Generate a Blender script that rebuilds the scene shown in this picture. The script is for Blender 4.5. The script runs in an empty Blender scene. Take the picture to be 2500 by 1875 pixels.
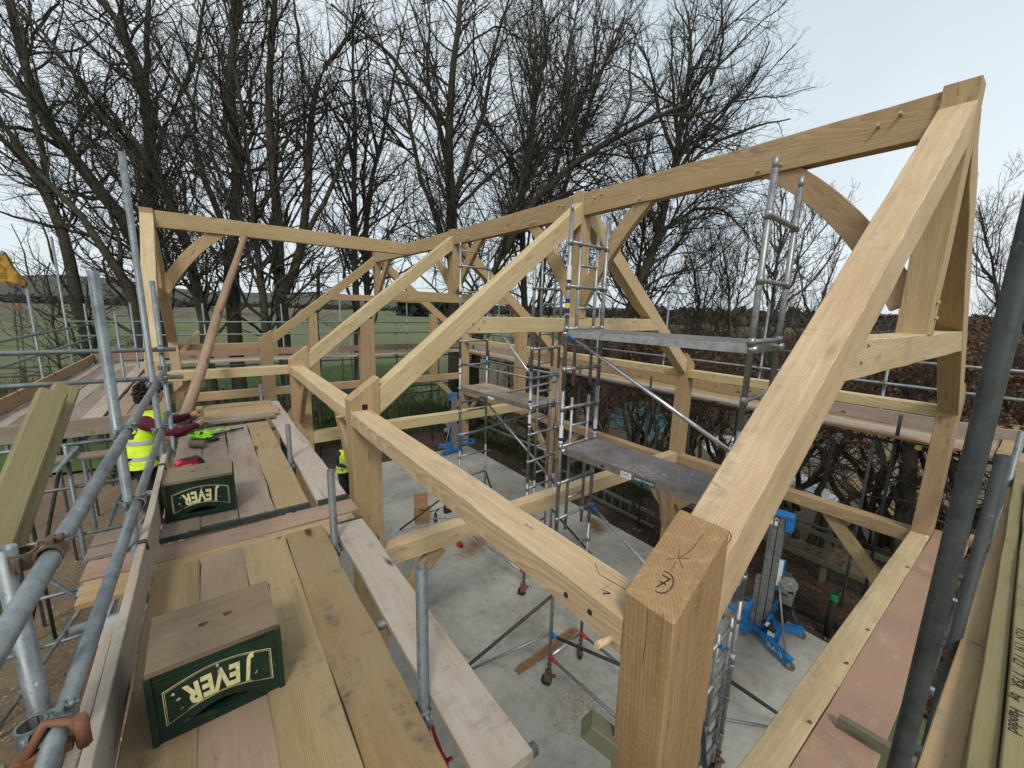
import bpy, bmesh, math, random
import numpy as np
from mathutils import Vector, Matrix
R = math.radians
random.seed(7); rng = np.random.default_rng(11)
scene = bpy.context.scene
COL = scene.collection

# ------------------------------------------------------------------ camera
CAM = Vector((-1.1634, -0.6088, 5.28)); YAW, PITCH, ROLL, FPX = 0.6453, 0.1826, 0.0273, 988.94
_f = Vector((math.sin(YAW), math.cos(YAW), 0)); _r = Vector((math.cos(YAW), -math.sin(YAW), 0)); _u = Vector((0, 0, 1))
FWD = math.cos(PITCH)*_f - math.sin(PITCH)*_u; _u2 = math.sin(PITCH)*_f + math.cos(PITCH)*_u
CR = math.cos(ROLL)*_r + math.sin(ROLL)*_u2; CU = -math.sin(ROLL)*_r + math.cos(ROLL)*_u2
cd = bpy.data.cameras.new('camera'); cam = bpy.data.objects.new('camera', cd); COL.objects.link(cam)
cd.sensor_width = 36; cd.lens = FPX/2500*36; cd.clip_start = 0.05; cd.clip_end = 6000
cam.matrix_world = Matrix(((CR.x, CU.x, -FWD.x, CAM.x), (CR.y, CU.y, -FWD.y, CAM.y), (CR.z, CU.z, -FWD.z, CAM.z), (0, 0, 0, 1)))
scene.camera = cam
def at(u, v, d):
    "point seen at photo pixel (2500 wide) standing d metres ahead of the photographer"
    return CAM + (FWD + CR*((u-1250)/FPX) - CU*((v-937.5)/FPX))*d

# ------------------------------------------------------------------ sky, sun, exposure (overcast)
SUN_EL, SUN_AZ = R(48), R(215)
world = bpy.data.worlds.new("World"); scene.world = world; world.use_nodes = True
nt = world.node_tree; bg = nt.nodes['Background']
sky = nt.nodes.new('ShaderNodeTexSky'); sky.sky_type = 'NISHITA'; sky.sun_disc = False
sky.sun_elevation = SUN_EL; sky.sun_rotation = SUN_AZ; sky.air_density = 1.0; sky.dust_density = 3.0; sky.ozone_density = 1.0
# an even cloud sheet: the sky seen through it is pale and nearly grey
mixs = nt.nodes.new('ShaderNodeMixRGB'); mixs.inputs[0].default_value = 0.84
tc = nt.nodes.new('ShaderNodeTexCoord'); nz = nt.nodes.new('ShaderNodeTexNoise'); nz.inputs['Scale'].default_value = 1.6; nz.inputs['Detail'].default_value = 4
rp = nt.nodes.new('ShaderNodeValToRGB')
rp.color_ramp.elements[0].position = .35; rp.color_ramp.elements[0].color = (6.0, 6.85, 7.3, 1)
rp.color_ramp.elements[1].position = .70; rp.color_ramp.elements[1].color = (7.6, 8.2, 8.5, 1)
nt.links.new(tc.outputs['Generated'], nz.inputs['Vector']); nt.links.new(nz.outputs[0], rp.inputs[0])
nt.links.new(sky.outputs[0], mixs.inputs[1]); nt.links.new(rp.outputs[0], mixs.inputs[2]); nt.links.new(mixs.outputs[0], bg.inputs[0])
bg.inputs[1].default_value = 0.10
sl = bpy.data.lights.new('sun', 'SUN'); sl.energy = 1.5; sl.angle = R(13); sl.color = (1, .96, .9)
so = bpy.data.objects.new('sun', sl); COL.objects.link(so)
so.rotation_euler = (R(90)-SUN_EL, 0, math.pi - SUN_AZ)   # tilted from straight down
scene.view_settings.view_transform = 'Standard'; scene.view_settings.look = 'None'; scene.view_settings.gamma = 1; scene.view_settings.exposure = 0.34
scene.cycles.max_bounces = 6; scene.cycles.diffuse_bounces = 3; scene.cycles.caustics_reflective = False; scene.cycles.caustics_refractive = False

# ------------------------------------------------------------------ object helpers
WM = {}
def obj(name, mesh, mat, parent=None, M=None):
    M = M or Matrix()
    o = bpy.data.objects.new(name, mesh); COL.objects.link(o)
    if mat is not None and len(mesh.materials) == 0: mesh.materials.append(mat)
    if parent is not None:
        o.parent = parent; o.matrix_local = WM[parent].inverted() @ M
    else: o.matrix_local = M
    WM[o] = M
    return o
def thing(name, label, cat, loc=(0, 0, 0), group=None, rz=0):
    o = bpy.data.objects.new(name, None); COL.objects.link(o)
    M = Matrix.Translation(loc) @ Matrix.Rotation(rz, 4, 'Z'); o.matrix_local = M; WM[o] = M; o.empty_display_size = .2
    return tag(o, label, cat, group)
def tag(o, label, cat, group=None):
    o['label'] = label; o['category'] = cat
    if group: o['group'] = group
    return o
def kind(o, k): o['kind'] = k; return o
def mesh_of(name, vs, fs, smooth=None):
    me = bpy.data.meshes.new(name); me.from_pydata([tuple(v) for v in vs], [], fs)
    if smooth is True: me.polygons.foreach_set('use_smooth', [True]*len(me.polygons))
    elif smooth: me.polygons.foreach_set('use_smooth', smooth)
    me.update(); return me
def np_mesh(name, V, F, smooth=False):
    "quad/tri mesh from numpy arrays"
    me = bpy.data.meshes.new(name); V = np.asarray(V, np.float32); F = np.asarray(F, np.int32); k = F.shape[1]
    me.vertices.add(len(V)); me.vertices.foreach_set('co', V.ravel())
    me.loops.add(F.size); me.loops.foreach_set('vertex_index', F.ravel())
    me.polygons.add(len(F)); me.polygons.foreach_set('loop_start', np.arange(0, F.size, k, dtype=np.int32))
    me.polygons.foreach_set('loop_total', np.full(len(F), k, np.int32))
    if smooth: me.polygons.foreach_set('use_smooth', np.ones(len(F), bool))
    me.update(calc_edges=True); return me
def frame(p0, p1, up=(0, 0, 1)):
    p0 = Vector(p0); x = (Vector(p1)-p0).normalized(); up = Vector(up)
    if abs(x.dot(up)) > .98: up = Vector((0, 1, 0)) if abs(x.y) < .9 else Vector((1, 0, 0))
    y = up.cross(x).normalized(); z = x.cross(y)
    return Matrix(((x.x, y.x, z.x, p0.x), (x.y, y.y, z.y, p0.y), (x.z, y.z, z.z, p0.z), (0, 0, 0, 1)))
class MB:
    "collects solids into one mesh"
    def __init__(s): s.v = []; s.f = []; s.sm = []
    def add(s, vs, fs, sm=False, M=None):
        o = len(s.v)
        s.v += [(M @ Vector(v)) if M is not None else Vector(v) for v in vs]
        for k, f in enumerate(fs): s.f.append([i+o for i in f]); s.sm.append(sm[k] if isinstance(sm, list) else sm)
    def box(s, x0, x1, y0, y1, z0, z1, c=0.0, M=None):
        if c <= 0:
            vs = [(x, y, z) for x in (x0, x1) for y in (y0, y1) for z in (z0, z1)]
            s.add(vs, [(0, 1, 3, 2), (4, 6, 7, 5), (0, 4, 5, 1), (2, 3, 7, 6), (0, 2, 6, 4), (1, 5, 7, 3)], False, M); return
        bm = bmesh.new(); bmesh.ops.create_cube(bm, size=1)
        bmesh.ops.scale(bm, vec=(x1-x0, y1-y0, z1-z0), verts=bm.verts); bmesh.ops.translate(bm, vec=((x0+x1)/2, (y0+y1)/2, (z0+z1)/2), verts=bm.verts)
        bmesh.ops.bevel(bm, geom=bm.edges[:], offset=c, segments=2, affect='EDGES', profile=.6)
        bm.verts.index_update(); s.add([v.co.copy() for v in bm.verts], [[v.index for v in f.verts] for f in bm.faces], False, M); bm.free()
    def cyl(s, p0, p1, r, n=12, r1=None, cap=True, M=None):
        T = frame(p0, p1); L = (Vector(p1)-Vector(p0)).length; r1 = r if r1 is None else r1
        vs = [T @ Vector((x, q*math.cos(a), q*math.sin(a))) for x, q in ((0, r), (L, r1)) for a in [2*math.pi*i/n for i in range(n)]]
        fs = [(i, (i+1) % n, n+(i+1) % n, n+i) for i in range(n)]; sm = [True]*n
        if cap: fs += [list(range(n))[::-1], list(range(n, 2*n))]; sm += [False, False]
        s.add(vs, fs, sm, M)
    def pipe(s, p0, p1, r=.02415, t=.004, n=14, M=None):
        "open tube with a visible wall thickness at both ends"
        T = frame(p0, p1); L = (Vector(p1)-Vector(p0)).length; ri = r-t; dpt = min(.12, L/3)
        prof = [(dpt, ri), (0, ri), (0, r), (L, r), (L, ri), (L-dpt, ri)]
        vs = [T @ Vector((x, q*math.cos(a), q*math.sin(a))) for x, q in prof for a in [2*math.pi*i/n for i in range(n)]]
        fs = []; sm = []
        for k in range(5):
            for i in range(n): fs.append((k*n+i, k*n+(i+1) % n, (k+1)*n+(i+1) % n, (k+1)*n+i)); sm.append(k in (0, 2, 4))
        fs += [list(range(n)), list(range(5*n, 6*n))[::-1]]; sm += [False, False]
        s.add(vs, fs, sm, M)
    def path(s, pts, rad, n=8, M=None, cap=True):
        "round sweep along a polyline"
        pts = [Vector(p) for p in pts]; vs = []; fs = []; m = len(pts); ref = None
        for k, p in enumerate(pts):
            t = (pts[min(k+1, m-1)]-pts[max(k-1, 0)]).normalized()
            if ref is None: ref = Vector((0, 0, 1)) if abs(t.z) < .9 else Vector((1, 0, 0))
            y = ref.cross(t).normalized(); z = t.cross(y); ref = z
            q = rad[k] if isinstance(rad, (list, tuple)) else rad
            qy, qz = q if isinstance(q, (list, tuple)) else (q, q)
            vs += [p+y*(qy*math.cos(2*math.pi*i/n))+z*(qz*math.sin(2*math.pi*i/n)) for i in range(n)]
        for k in range(m-1):
            for i in range(n): fs.append((k*n+i, k*n+(i+1) % n, (k+1)*n+(i+1) % n, (k+1)*n+i))
        sm = [True]*len(fs)
        if cap: fs += [list(range(n))[::-1], list(range((m-1)*n, m*n))]; sm += [False, False]
        s.add(vs, fs, sm, M)
    def lathe(s, prof, n=16, M=None):
        "profile of (radius, z) about the z axis"
        vs = [(r*math.cos(2*math.pi*i/n), r*math.sin(2*math.pi*i/n), z) for r, z in prof for i in range(n)]
        fs = [(k*n+i, k*n+(i+1) % n, (k+1)*n+(i+1) % n, (k+1)*n+i) for k in range(len(prof)-1) for i in range(n)]
        s.add(vs, fs, True, M)
    def prism(s, poly, y0, y1, M=None):
        "polygon in xz pushed along y"
        n = len(poly); vs = [(x, y0, z) for x, z in poly]+[(x, y1, z) for x, z in poly]
        s.add(vs, [list(range(n)), list(range(n, 2*n))[::-1]]+[(i, n+i, n+(i+1) % n, (i+1) % n) for i in range(n)], False, M)
    def build(s, name, mat, parent=None, M=None):
        inv = M.inverted() if M is not None else None
        vs = [inv @ v for v in s.v] if inv is not None else s.v
        return obj(name, mesh_of(name, vs, s.f, s.sm), mat, parent, M)

def beam(name, p0, p1, w, h, mat, parent=None, up=(0, 0, 1), c=.005, jit=.0015, e0=0, e1=0):
    "sawn timber: w across, h deep, grain along local x, arrises eased and never quite straight"
    M = frame(p0, p1, up); L = (Vector(p1)-Vector(p0)).length
    n = max(2, min(14, int(L/.3)+1)); vs = []; fs = []
    for k in range(n):
        x = L*k/(n-1); jy, jz = random.gauss(0, jit), random.gauss(0, jit); dw, dh = random.gauss(0, jit), random.gauss(0, jit)
        a, b = w/2+dw, h/2+dh; e = e0+(e1-e0)*k/(n-1)
        for y, z in ((-a+c, -b), (a-c, -b), (a, -b+c), (a, b-c), (a-c, b), (-a+c, b), (-a, b-c), (-a, -b+c)):
            vs.append((x+e*z, y+jy, z+jz))
    for k in range(n-1):
        for i in range(8): fs.append((k*8+i, k*8+(i+1) % 8, (k+1)*8+(i+1) % 8, (k+1)*8+i))
    fs += [list(range(8))[::-1], list(range((n-1)*8, n*8))]
    return obj(name, mesh_of(name, vs, fs), mat, parent, M)
def brace(name, pts, w, h, nrm, mat, parent=None):
    "curved timber: swept rectangle, w along the plane normal"
    nrm = Vector(nrm).normalized(); pts = [Vector(p) for p in pts]; M = frame(pts[0], pts[-1], nrm.cross(pts[-1]-pts[0])); inv = M.inverted()
    vs = []; fs = []; c = .005; m = len(pts)
    for k, p in enumerate(pts):
        t = (pts[min(k+1, m-1)]-pts[max(k-1, 0)]).normalized(); b = nrm.cross(t).normalized()
        for y, z in ((-w/2+c, -h/2), (w/2-c, -h/2), (w/2, -h/2+c), (w/2, h/2-c), (w/2-c, h/2), (-w/2+c, h/2), (-w/2, h/2-c), (-w/2, -h/2+c)):
            vs.append(inv @ (p+nrm*y+b*z))
    for k in range(m-1):
        for i in range(8): fs.append((k*8+i, k*8+(i+1) % 8, (k+1)*8+(i+1) % 8, (k+1)*8+i))
    fs += [list(range(8))[::-1], list(range((m-1)*8, m*8))]
    return obj(name, mesh_of(name, vs, fs), mat, parent, M)
def bez(a, b, c, n=12):
    a, b, c = Vector(a), Vector(b), Vector(c)
    return [a*(1-t)**2+b*2*t*(1-t)+c*t*t for t in [i/(n-1) for i in range(n)]]
def tube(name, p0, p1, mat, parent=None, r=.02415, n=14):
    M = frame(p0, p1); L = (Vector(p1)-Vector(p0)).length
    b = MB(); b.pipe((0, 0, 0), (L, 0, 0), r, .004, n); return obj(name, mesh_of(name, b.v, b.f, b.sm), mat, parent, M)
def text_mesh(txt, size, depth=0.0006, shear=0, bold=0):
    cu = bpy.data.curves.new('lettering', 'FONT'); cu.body = txt; cu.size = size; cu.align_x = 'CENTER'; cu.align_y = 'CENTER'; cu.extrude = depth; cu.shear = shear; cu.resolution_u = 3; cu.offset = bold
    o = bpy.data.objects.new('lettering', cu); COL.objects.link(o)
    me = bpy.data.meshes.new_from_object(o); bpy.data.objects.remove(o); bpy.data.curves.remove(cu); me.name = 'lettering'; me.materials.clear(); return me
def text(txt, size, M, mat, parent, name='lettering', shear=0):
    return obj(name, text_mesh(txt, size, shear=shear), mat, parent, M)
def axes(p, x, y):
    "matrix at p whose local x runs along x and local y along y"
    x = Vector(x).normalized(); z = x.cross(Vector(y)).normalized(); y = z.cross(x)
    return Matrix(((x.x, y.x, z.x, p[0]), (x.y, y.y, z.y, p[1]), (x.z, y.z, z.z, p[2]), (0, 0, 0, 1)))
def dup(o, M, label=None, parent=None):
    "copy of a thing with its parts and sub-parts"
    c = o.copy(); COL.objects.link(c)
    if parent is None: c.matrix_local = M; WM[c] = M
    else:
        c.parent = parent; c.matrix_local = o.matrix_local.copy(); WM[c] = WM[parent] @ o.matrix_local
    if label: c['label'] = label
    for ch in [q for q in list(WM) if q.parent == o]: dup(ch, None, None, c)
    return c
# ------------------------------------------------------------------ materials
class NG:
    def __init__(s, name):
        s.m = bpy.data.materials.new(name); s.m.use_nodes = True; s.t = s.m.node_tree; s.p = s.t.nodes['Principled BSDF']
    def n(s, typ, **kw):
        q = s.t.nodes.new('ShaderNode'+typ)
        for k, v in kw.items():
            if k.startswith('i_'): q.inputs[int(k[2:])].default_value = v
            else: setattr(q, k, v)
        return q
    def l(s, a, b): s.t.links.new(a, b)
    def coord(s, out='Object', rnd=True, scale=(1, 1, 1)):
        c = s.n('TexCoord').outputs[out]
        if rnd:
            oi = s.n('ObjectInfo'); m = s.n('VectorMath', operation='SCALE'); m.inputs[0].default_value = (17.3, 31.7, 43.1)
            s.l(oi.outputs['Random'], m.inputs['Scale']); a = s.n('VectorMath', operation='ADD'); s.l(c, a.inputs[0]); s.l(m.outputs[0], a.inputs[1]); c = a.outputs[0]
        mp = s.n('Mapping'); mp.inputs['Scale'].default_value = scale; s.l(c, mp.inputs[0]); return mp.outputs[0]
    def noise(s, vec, scale, detail=4, rough=.55, dist=0):
        q = s.n('TexNoise'); q.inputs['Scale'].default_value = scale; q.inputs['Detail'].default_value = detail; q.inputs['Roughness'].default_value = rough; q.inputs['Distortion'].default_value = dist
        s.l(vec, q.inputs['Vector']); return q.outputs[0]
    def ramp(s, fac, stops, interp='LINEAR'):
        q = s.n('ValToRGB'); q.color_ramp.interpolation = interp
        while len(q.color_ramp.elements) < len(stops): q.color_ramp.elements.new(.5)
        for e, (p, c) in zip(q.color_ramp.elements, stops):
            e.position = p; e.color = (c, c, c, 1) if isinstance(c, (int, float)) else (*c, 1)
        s.l(fac, q.inputs[0]); return q.outputs[0]
    def mix(s, fac, a, b, mode='MIX'):
        q = s.n('MixRGB', blend_type=mode)
        for i, x in ((0, fac), (1, a), (2, b)):
            if hasattr(x, 'is_linked') or hasattr(x, 'node'): s.l(x, q.inputs[i])
            elif i == 0: q.inputs[0].default_value = x
            else: q.inputs[i].default_value = (*x, 1) if not isinstance(x, (int, float)) else (x, x, x, 1)
        return q.outputs[0]
    def math(s, op, a, b=0.0):
        q = s.n('Math', operation=op)
        for i, x in ((0, a), (1, b)):
            if hasattr(x, 'node'): s.l(x, q.inputs[i])
            else: q.inputs[i].default_value = x
        return q.outputs[0]
    def done(s, col, rough=.7, metal=0, bump=None, bs=.3, bd=.01, spec=.3):
        if hasattr(col, 'node'): s.l(col, s.p.inputs['Base Color'])
        else: s.p.inputs['Base Color'].default_value = (*col, 1)
        if hasattr(rough, 'node'): s.l(rough, s.p.inputs['Roughness'])
        else: s.p.inputs['Roughness'].default_value = rough
        s.p.inputs['Metallic'].default_value = metal; s.p.inputs['Specular IOR Level'].default_value = spec
        if bump is not None:
            b = s.n('Bump'); b.inputs['Strength'].default_value = bs; b.inputs['Distance'].default_value = bd; s.l(bump, b.inputs['Height']); s.l(b.outputs[0], s.p.inputs['Normal'])
        return s.m
def mat_plain(name, col, rough=.6, metal=0, spec=.3, vary=.12, sc=9):
    g = NG(name); v = g.coord(); n = g.noise(v, sc, 5); lo = tuple(c*(1-vary*2) for c in col); hi = tuple(min(1, c*(1+vary)) for c in col)
    return g.done(g.ramp(n, [(.3, lo), (.7, hi)]), rough, metal, n, .12, .003, spec)
def mat_wood(name, light, dark, ring=34, pith=(.0, .05, .09), knots=.25, grey=None, greyamt=0, saw=0, stain=None, stainamt=0, crack=.5, rough=.75, vary=.22, contrast=1.0, wobble=.036):
    g = NG(name)
    oi = g.n('ObjectInfo'); raw = g.n('TexCoord').outputs['Object']
    sh = g.n('VectorMath', operation='SCALE'); sh.inputs[0].default_value = (23.1, 0, 0); g.l(oi.outputs['Random'], sh.inputs['Scale'])
    base = g.n('VectorMath', operation='ADD'); g.l(raw, base.inputs[0]); g.l(sh.outputs[0], base.inputs[1]); B = base.outputs[0]
    def sc(v): m = g.n('Mapping'); m.inputs['Scale'].default_value = v; g.l(B, m.inputs[0]); return m.outputs[0]
    # growth rings about a pith line, wandering along the length
    wob = g.n('TexNoise'); wob.inputs['Scale'].default_value = 1; wob.inputs['Detail'].default_value = 3; g.l(sc((.7, 4, 4)), wob.inputs['Vector'])
    sub = g.n('VectorMath', operation='SUBTRACT'); g.l(wob.outputs['Color'], sub.inputs[0]); sub.inputs[1].default_value = (.5, .5, .5)
    ws = g.n('VectorMath', operation='MULTIPLY'); g.l(sub.outputs[0], ws.inputs[0]); ws.inputs[1].default_value = (0, wobble, wobble)
    ad = g.n('VectorMath', operation='ADD'); g.l(B, ad.inputs[0]); g.l(ws.outputs[0], ad.inputs[1])
    off = g.n('VectorMath', operation='ADD'); g.l(ad.outputs[0], off.inputs[0]); off.inputs[1].default_value = pith; tl = g.n('Mapping'); tl.inputs['Rotation'].default_value = (0, .022, .03); g.l(off.outputs[0], tl.inputs[0])
    wv = g.n('TexWave', wave_type='RINGS', rings_direction='X', wave_profile='SAW'); wv.inputs['Scale'].default_value = ring*1.7; wv.inputs['Distortion'].default_value = .7; wv.inputs['Detail'].default_value = 3; wv.inputs['Detail Scale'].default_value = .5
    g.l(tl.outputs[0], wv.inputs['Vector'])
    fib = g.noise(sc((6, 210, 210)), 1, 3, .65); mid = g.noise(sc((1.1, 38, 38)), 1, 4, .6); blot = g.noise(sc((1.0, 4, 4)), 1, 5, .65)
    f1 = g.math('MULTIPLY', wv.outputs['Fac'], .22*contrast); f2 = g.math('ADD', g.math('MULTIPLY', fib, .42*contrast), g.math('MULTIPLY', mid, .38*contrast)); f3 = g.math('MULTIPLY', blot, .48)
    fac = g.math('ADD', g.math('ADD', f1, f2), f3)
    col = g.ramp(fac, [(.42, light), (1.02, dark)])
    if grey is not None:
        gn = g.noise(sc((1.3, 6, 6)), 1.0, 5, .65); col = g.mix(g.ramp(gn, [(.5-greyamt*.5, 0), (.82-greyamt*.4, 1)]), col, grey)
    # knots
    if knots:
        vo = g.n('TexVoronoi'); vo.inputs['Scale'].default_value = 1; g.l(sc((1.9, 6.5, 6.5)), vo.inputs['Vector'])
        kf = g.ramp(vo.outputs['Distance'], [(.05, 1), (.11, .55), (.2, 0)])
        sel = g.noise(sc((.9, 3, 3)), 1.3, 1); kf = g.mix(1, kf, g.ramp(sel, [(.46, 0), (.52, 1)]), 'MULTIPLY'); col = g.mix(g.mix(1, kf, (knots*2, knots*2, knots*2), 'MULTIPLY'), col, tuple(c*.25 for c in dark))
    # drying checks
    if crack:
        cn = g.noise(sc((.55, 9, 9)), 1, 5, .5); ab = g.math('ABSOLUTE', g.math('SUBTRACT', cn, .5)); ck = g.ramp(ab, [(.0, 1), (.006, 0)])
        cs = g.noise(sc((.6, 2, 2)), 1, 2); ck = g.mix(1, ck, g.ramp(cs, [(.55, 0), (.62, 1)]), 'MULTIPLY'); col = g.mix(g.mix(1, ck, (crack, crack, crack), 'MULTIPLY'), col, tuple(c*.3 for c in dark))
    if saw:   # band-saw marks running across the timber
        sv = g.n('TexWave', wave_type='BANDS', bands_direction='X', wave_profile='SIN'); sv.inputs['Scale'].default_value = 9; sv.inputs['Distortion'].default_value = 9; sv.inputs['Detail'].default_value = 2; sv.inputs['Detail Scale'].default_value = .5
        mr = g.n('Mapping'); mr.inputs['Rotation'].default_value = (0, .12, .22); g.l(B, mr.inputs[0]); g.l(mr.outputs[0], sv.inputs['Vector'])
        sf = g.ramp(sv.outputs['Fac'], [(.86, 0), (.98, saw)]); brk = g.noise(sc((9, 30, 30)), 1, 3); sf = g.mix(1, sf, g.ramp(brk, [(.42, 0), (.6, 1)]), 'MULTIPLY'); col = g.mix(sf, col, tuple(min(1, c*1.35) for c in light))
    if stain is not None:
        sn = g.noise(sc((2.6, 7, 7)), 1.0, 4, .6); sn2 = g.noise(sc((30, 9, 9)), 1.0, 3, .6)
        sf = g.mix(1, g.ramp(sn, [(.55, 0), (.70, 1)]), g.ramp(sn2, [(.38, .1), (.66, 1)]), 'MULTIPLY'); col = g.mix(g.mix(1, sf, (stainamt,)*3, 'MULTIPLY'), col, stain)
    scn = g.noise(sc((22, 3.2, 3.2)), 1, 3, .6, .8); scs = g.noise(sc((1.5, 5, 5)), 1.7, 2); scf = g.mix(1, g.ramp(scn, [(.64, 0), (.72, 1)]), g.ramp(scs, [(.50, 0), (.62, .55)]), 'MULTIPLY'); col = g.mix(scf, col, tuple(c*.45 for c in dark))
    # dirt specks
    sp = g.noise(sc((40, 70, 70)), 1, 2); col = g.mix(g.ramp(sp, [(.68, 0), (.76, .35)]), col, tuple(c*.45 for c in dark))
    hs = g.n('HueSaturation'); g.l(col, hs.inputs['Color'])
    vv = g.math('ADD', g.math('MULTIPLY', oi.outputs['Random'], vary*1.6), 1-vary*.8); g.l(vv, hs.inputs['Value'])
    h2 = g.n('Math', operation='FRACT'); g.l(g.math('MULTIPLY', oi.outputs['Random'], 7.77), h2.inputs[0]); g.l(g.math('ADD', g.math('MULTIPLY', h2.outputs[0], .022), .489), hs.inputs['Hue'])
    return g.done(hs.outputs[0], rough, 0, g.math('ADD', fib, g.math('MULTIPLY', wv.outputs['Fac'], .5)), .35, .002, .25)
OAK = mat_wood('fresh oak', (.56, .415, .24), (.33, .22, .11), 24, (0, .03, .16), .25, stain=(.22, .155, .10), stainamt=.5, crack=.7, vary=.14, contrast=1.15)  # tone lowered: shade on ridge sides and upright faces is painted in
OAKL = mat_wood('pale planed oak', (.76, .62, .39), (.43, .31, .165), 22, (0, .02, .13), .2, stain=(.24, .20, .16), stainamt=.55, crack=.45, vary=.06, contrast=1.25)
OAKP = mat_wood('band sawn oak', (.43, .30, .15), (.26, .16, .07), 15, (0, .01, .0), .15, saw=.2, crack=.8, vary=.03, wobble=.02, contrast=1.2)
BRD = mat_wood('weathered scaffold board', (.355, .27, .185), (.165, .115, .075), 30, (0, .0, .22), .85, grey=(.265, .22, .175), greyamt=.5, stain=(.11, .085, .065), stainamt=.8, crack=.7, vary=.2, contrast=1.25)
BRDN = mat_wood('newer scaffold board', (.56, .40, .215), (.27, .17, .08), 28, (0, .03, .25), .7, grey=(.33, .24, .145), greyamt=.35, stain=(.135, .095, .06), stainamt=.85, crack=.5, vary=.18, contrast=1.25)
BRDR = mat_wood('pinkish scaffold board', (.41, .285, .20), (.21, .135, .09), 30, (0, .0, .2), .6, grey=(.315, .22, .155), greyamt=.45, stain=(.14, .10, .075), stainamt=.75, crack=.5, vary=.14, contrast=1.2)
BRDP = mat_wood('pale bleached scaffold board', (.52, .415, .325), (.275, .205, .15), 30, (0, .0, .22), .85, grey=(.40, .345, .295), greyamt=.45, stain=(.15, .115, .09), stainamt=.7, crack=.7, vary=.12, contrast=1.25)
BRDO = mat_wood('orange scuffed scaffold board', (.43, .275, .13), (.205, .115, .05), 26, (0, .03, .25), .7, grey=(.24, .17, .105), greyamt=.4, stain=(.085, .065, .05), stainamt=.95, crack=.5, vary=.04, contrast=1.3)
PINKPLY = mat_wood('dusty pink board', (.39, .265, .175), (.26, .165, .105), 14, (0, .1, .5), .1, grey=(.34, .215, .145), greyamt=.6, stain=(.47, .37, .28), stainamt=.7, crack=.1, vary=.03)
TREAT = mat_wood('green treated softwood', (.34, .30, .145), (.17, .14, .06), 36, (0, .01, .12), .35, grey=(.22, .19, .10), greyamt=.4, stain=(.09, .075, .045), stainamt=.7, crack=.2, vary=.07, contrast=1.2)
DARKW = mat_wood('dark old timber', (.17, .125, .08), (.08, .056, .035), 40, (0, .02, .1), .3, grey=(.11, .095, .08), greyamt=.5, stain=(.25, .20, .13), stainamt=.6, crack=.6, vary=.1)
LIDW = mat_wood('worn plywood', (.27, .19, .115), (.16, .105, .062), 10, (0, .1, .6), 0, grey=(.20, .15, .10), greyamt=.5, stain=(.09, .068, .048), stainamt=.8, crack=.2, vary=.1, contrast=1.2)
BARKPOLE = mat_wood('round prop pole', (.31, .19, .12), (.16, .095, .06), 30, (0, 0, 0), .7, grey=(.33, .225, .16), greyamt=.3, stain=(.10, .07, .05), stainamt=.7, crack=1, vary=.02)
FENCEW = mat_wood('old fence timber', (.20, .17, .12), (.11, .09, .06), 40, (0, .02, .1), .3, grey=(.14, .145, .09), greyamt=.6, crack=.5, vary=.15)

def mat_galv(name, lo, hi, rough=.42, metal=.55, rust=0.0):
    g = NG(name); v = g.coord('Object'); a = g.noise(v, 14, 6, .65); m = g.n('Mapping'); m.inputs['Scale'].default_value = (3, 60, 60); g.l(v, m.inputs[0]); b = g.noise(m.outputs[0], 1, 4)
    col = g.ramp(g.math('ADD', g.math('MULTIPLY', a, .65), g.math('MULTIPLY', b, .35)), [(.33, lo), (.68, hi)])
    col = g.mix(g.ramp(g.noise(v, 60, 3), [(.60, 0), (.72, .5)]), col, tuple(c*.45 for c in lo))
    sp = g.noise(v, 25, 3); col = g.mix(g.ramp(sp, [(.69, 0), (.73, .6)]), col, tuple(min(1, c*1.9) for c in hi))
    if rust: col = g.mix(g.ramp(g.noise(v, 7, 5), [(.62-rust*.3, 0), (.75-rust*.3, 1)]), col, (.20, .10, .05))
    return g.done(col, g.ramp(a, [(.3, rough-.1), (.7, rough+.15)]), metal, a, .1, .002, .4)
GALV = mat_galv('galvanised tube', (.12, .138, .145), (.29, .32, .325), .48, .5)
GALVM = mat_galv('weathered mid grey tube', (.075, .085, .085), (.19, .205, .20), .55, .4)
GALVD = mat_galv('dirty dark tube', (.024, .028, .027), (.072, .080, .074), .65, .2)
ALU = mat_galv('scuffed aluminium', (.20, .20, .198), (.41, .41, .405), .42, .75)
ALUB = mat_galv('bright aluminium', (.42, .42, .42), (.66, .66, .66), .3, .9)
RUSTY = mat_galv('rusty steel', (.07, .046, .033), (.16, .11, .08), .75, .2, .5)
RUSTO = mat_galv('rust red tube', (.20, .075, .04), (.33, .14, .08), .8, .1, .4)
PAINTO = mat_plain('worn orange paint', (.19, .085, .048), .6, 0)
IRON = mat_plain('dark iron', (.045, .043, .042), .55, .5)
BLUEP = mat_plain('blue machine paint', (.015, .16, .42), .4, 0, .5, .12)
BLUEC = mat_plain('blue plastic', (.03, .19, .45), .5); REDC = mat_plain('red plastic', (.42, .03, .05), .5)
BLACK = mat_plain('black rubber', (.022, .022, .024), .65); INK = mat_plain('marker ink', (.025, .02, .018), .8, vary=.02)
WHITE = mat_plain('white label', (.75, .75, .73), .5, vary=.04); NAVY = mat_plain('navy label', (.02, .025, .16), .45); TEALL = mat_plain('dark green label', (.015, .10, .085), .45); YEL = mat_plain('worn yellow paint', (.38, .215, .03), .6, vary=.4, sc=5); YELD = mat_plain('yellow print', (.65, .55, .08), .5)
CREAM = mat_plain('cream print', (.74, .68, .36), .5, vary=.12, sc=60); INSIDE = mat_plain('dark inside', (.012, .012, .01), .8)  # near-black INSIDE colour stands in for shade within openings
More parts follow.
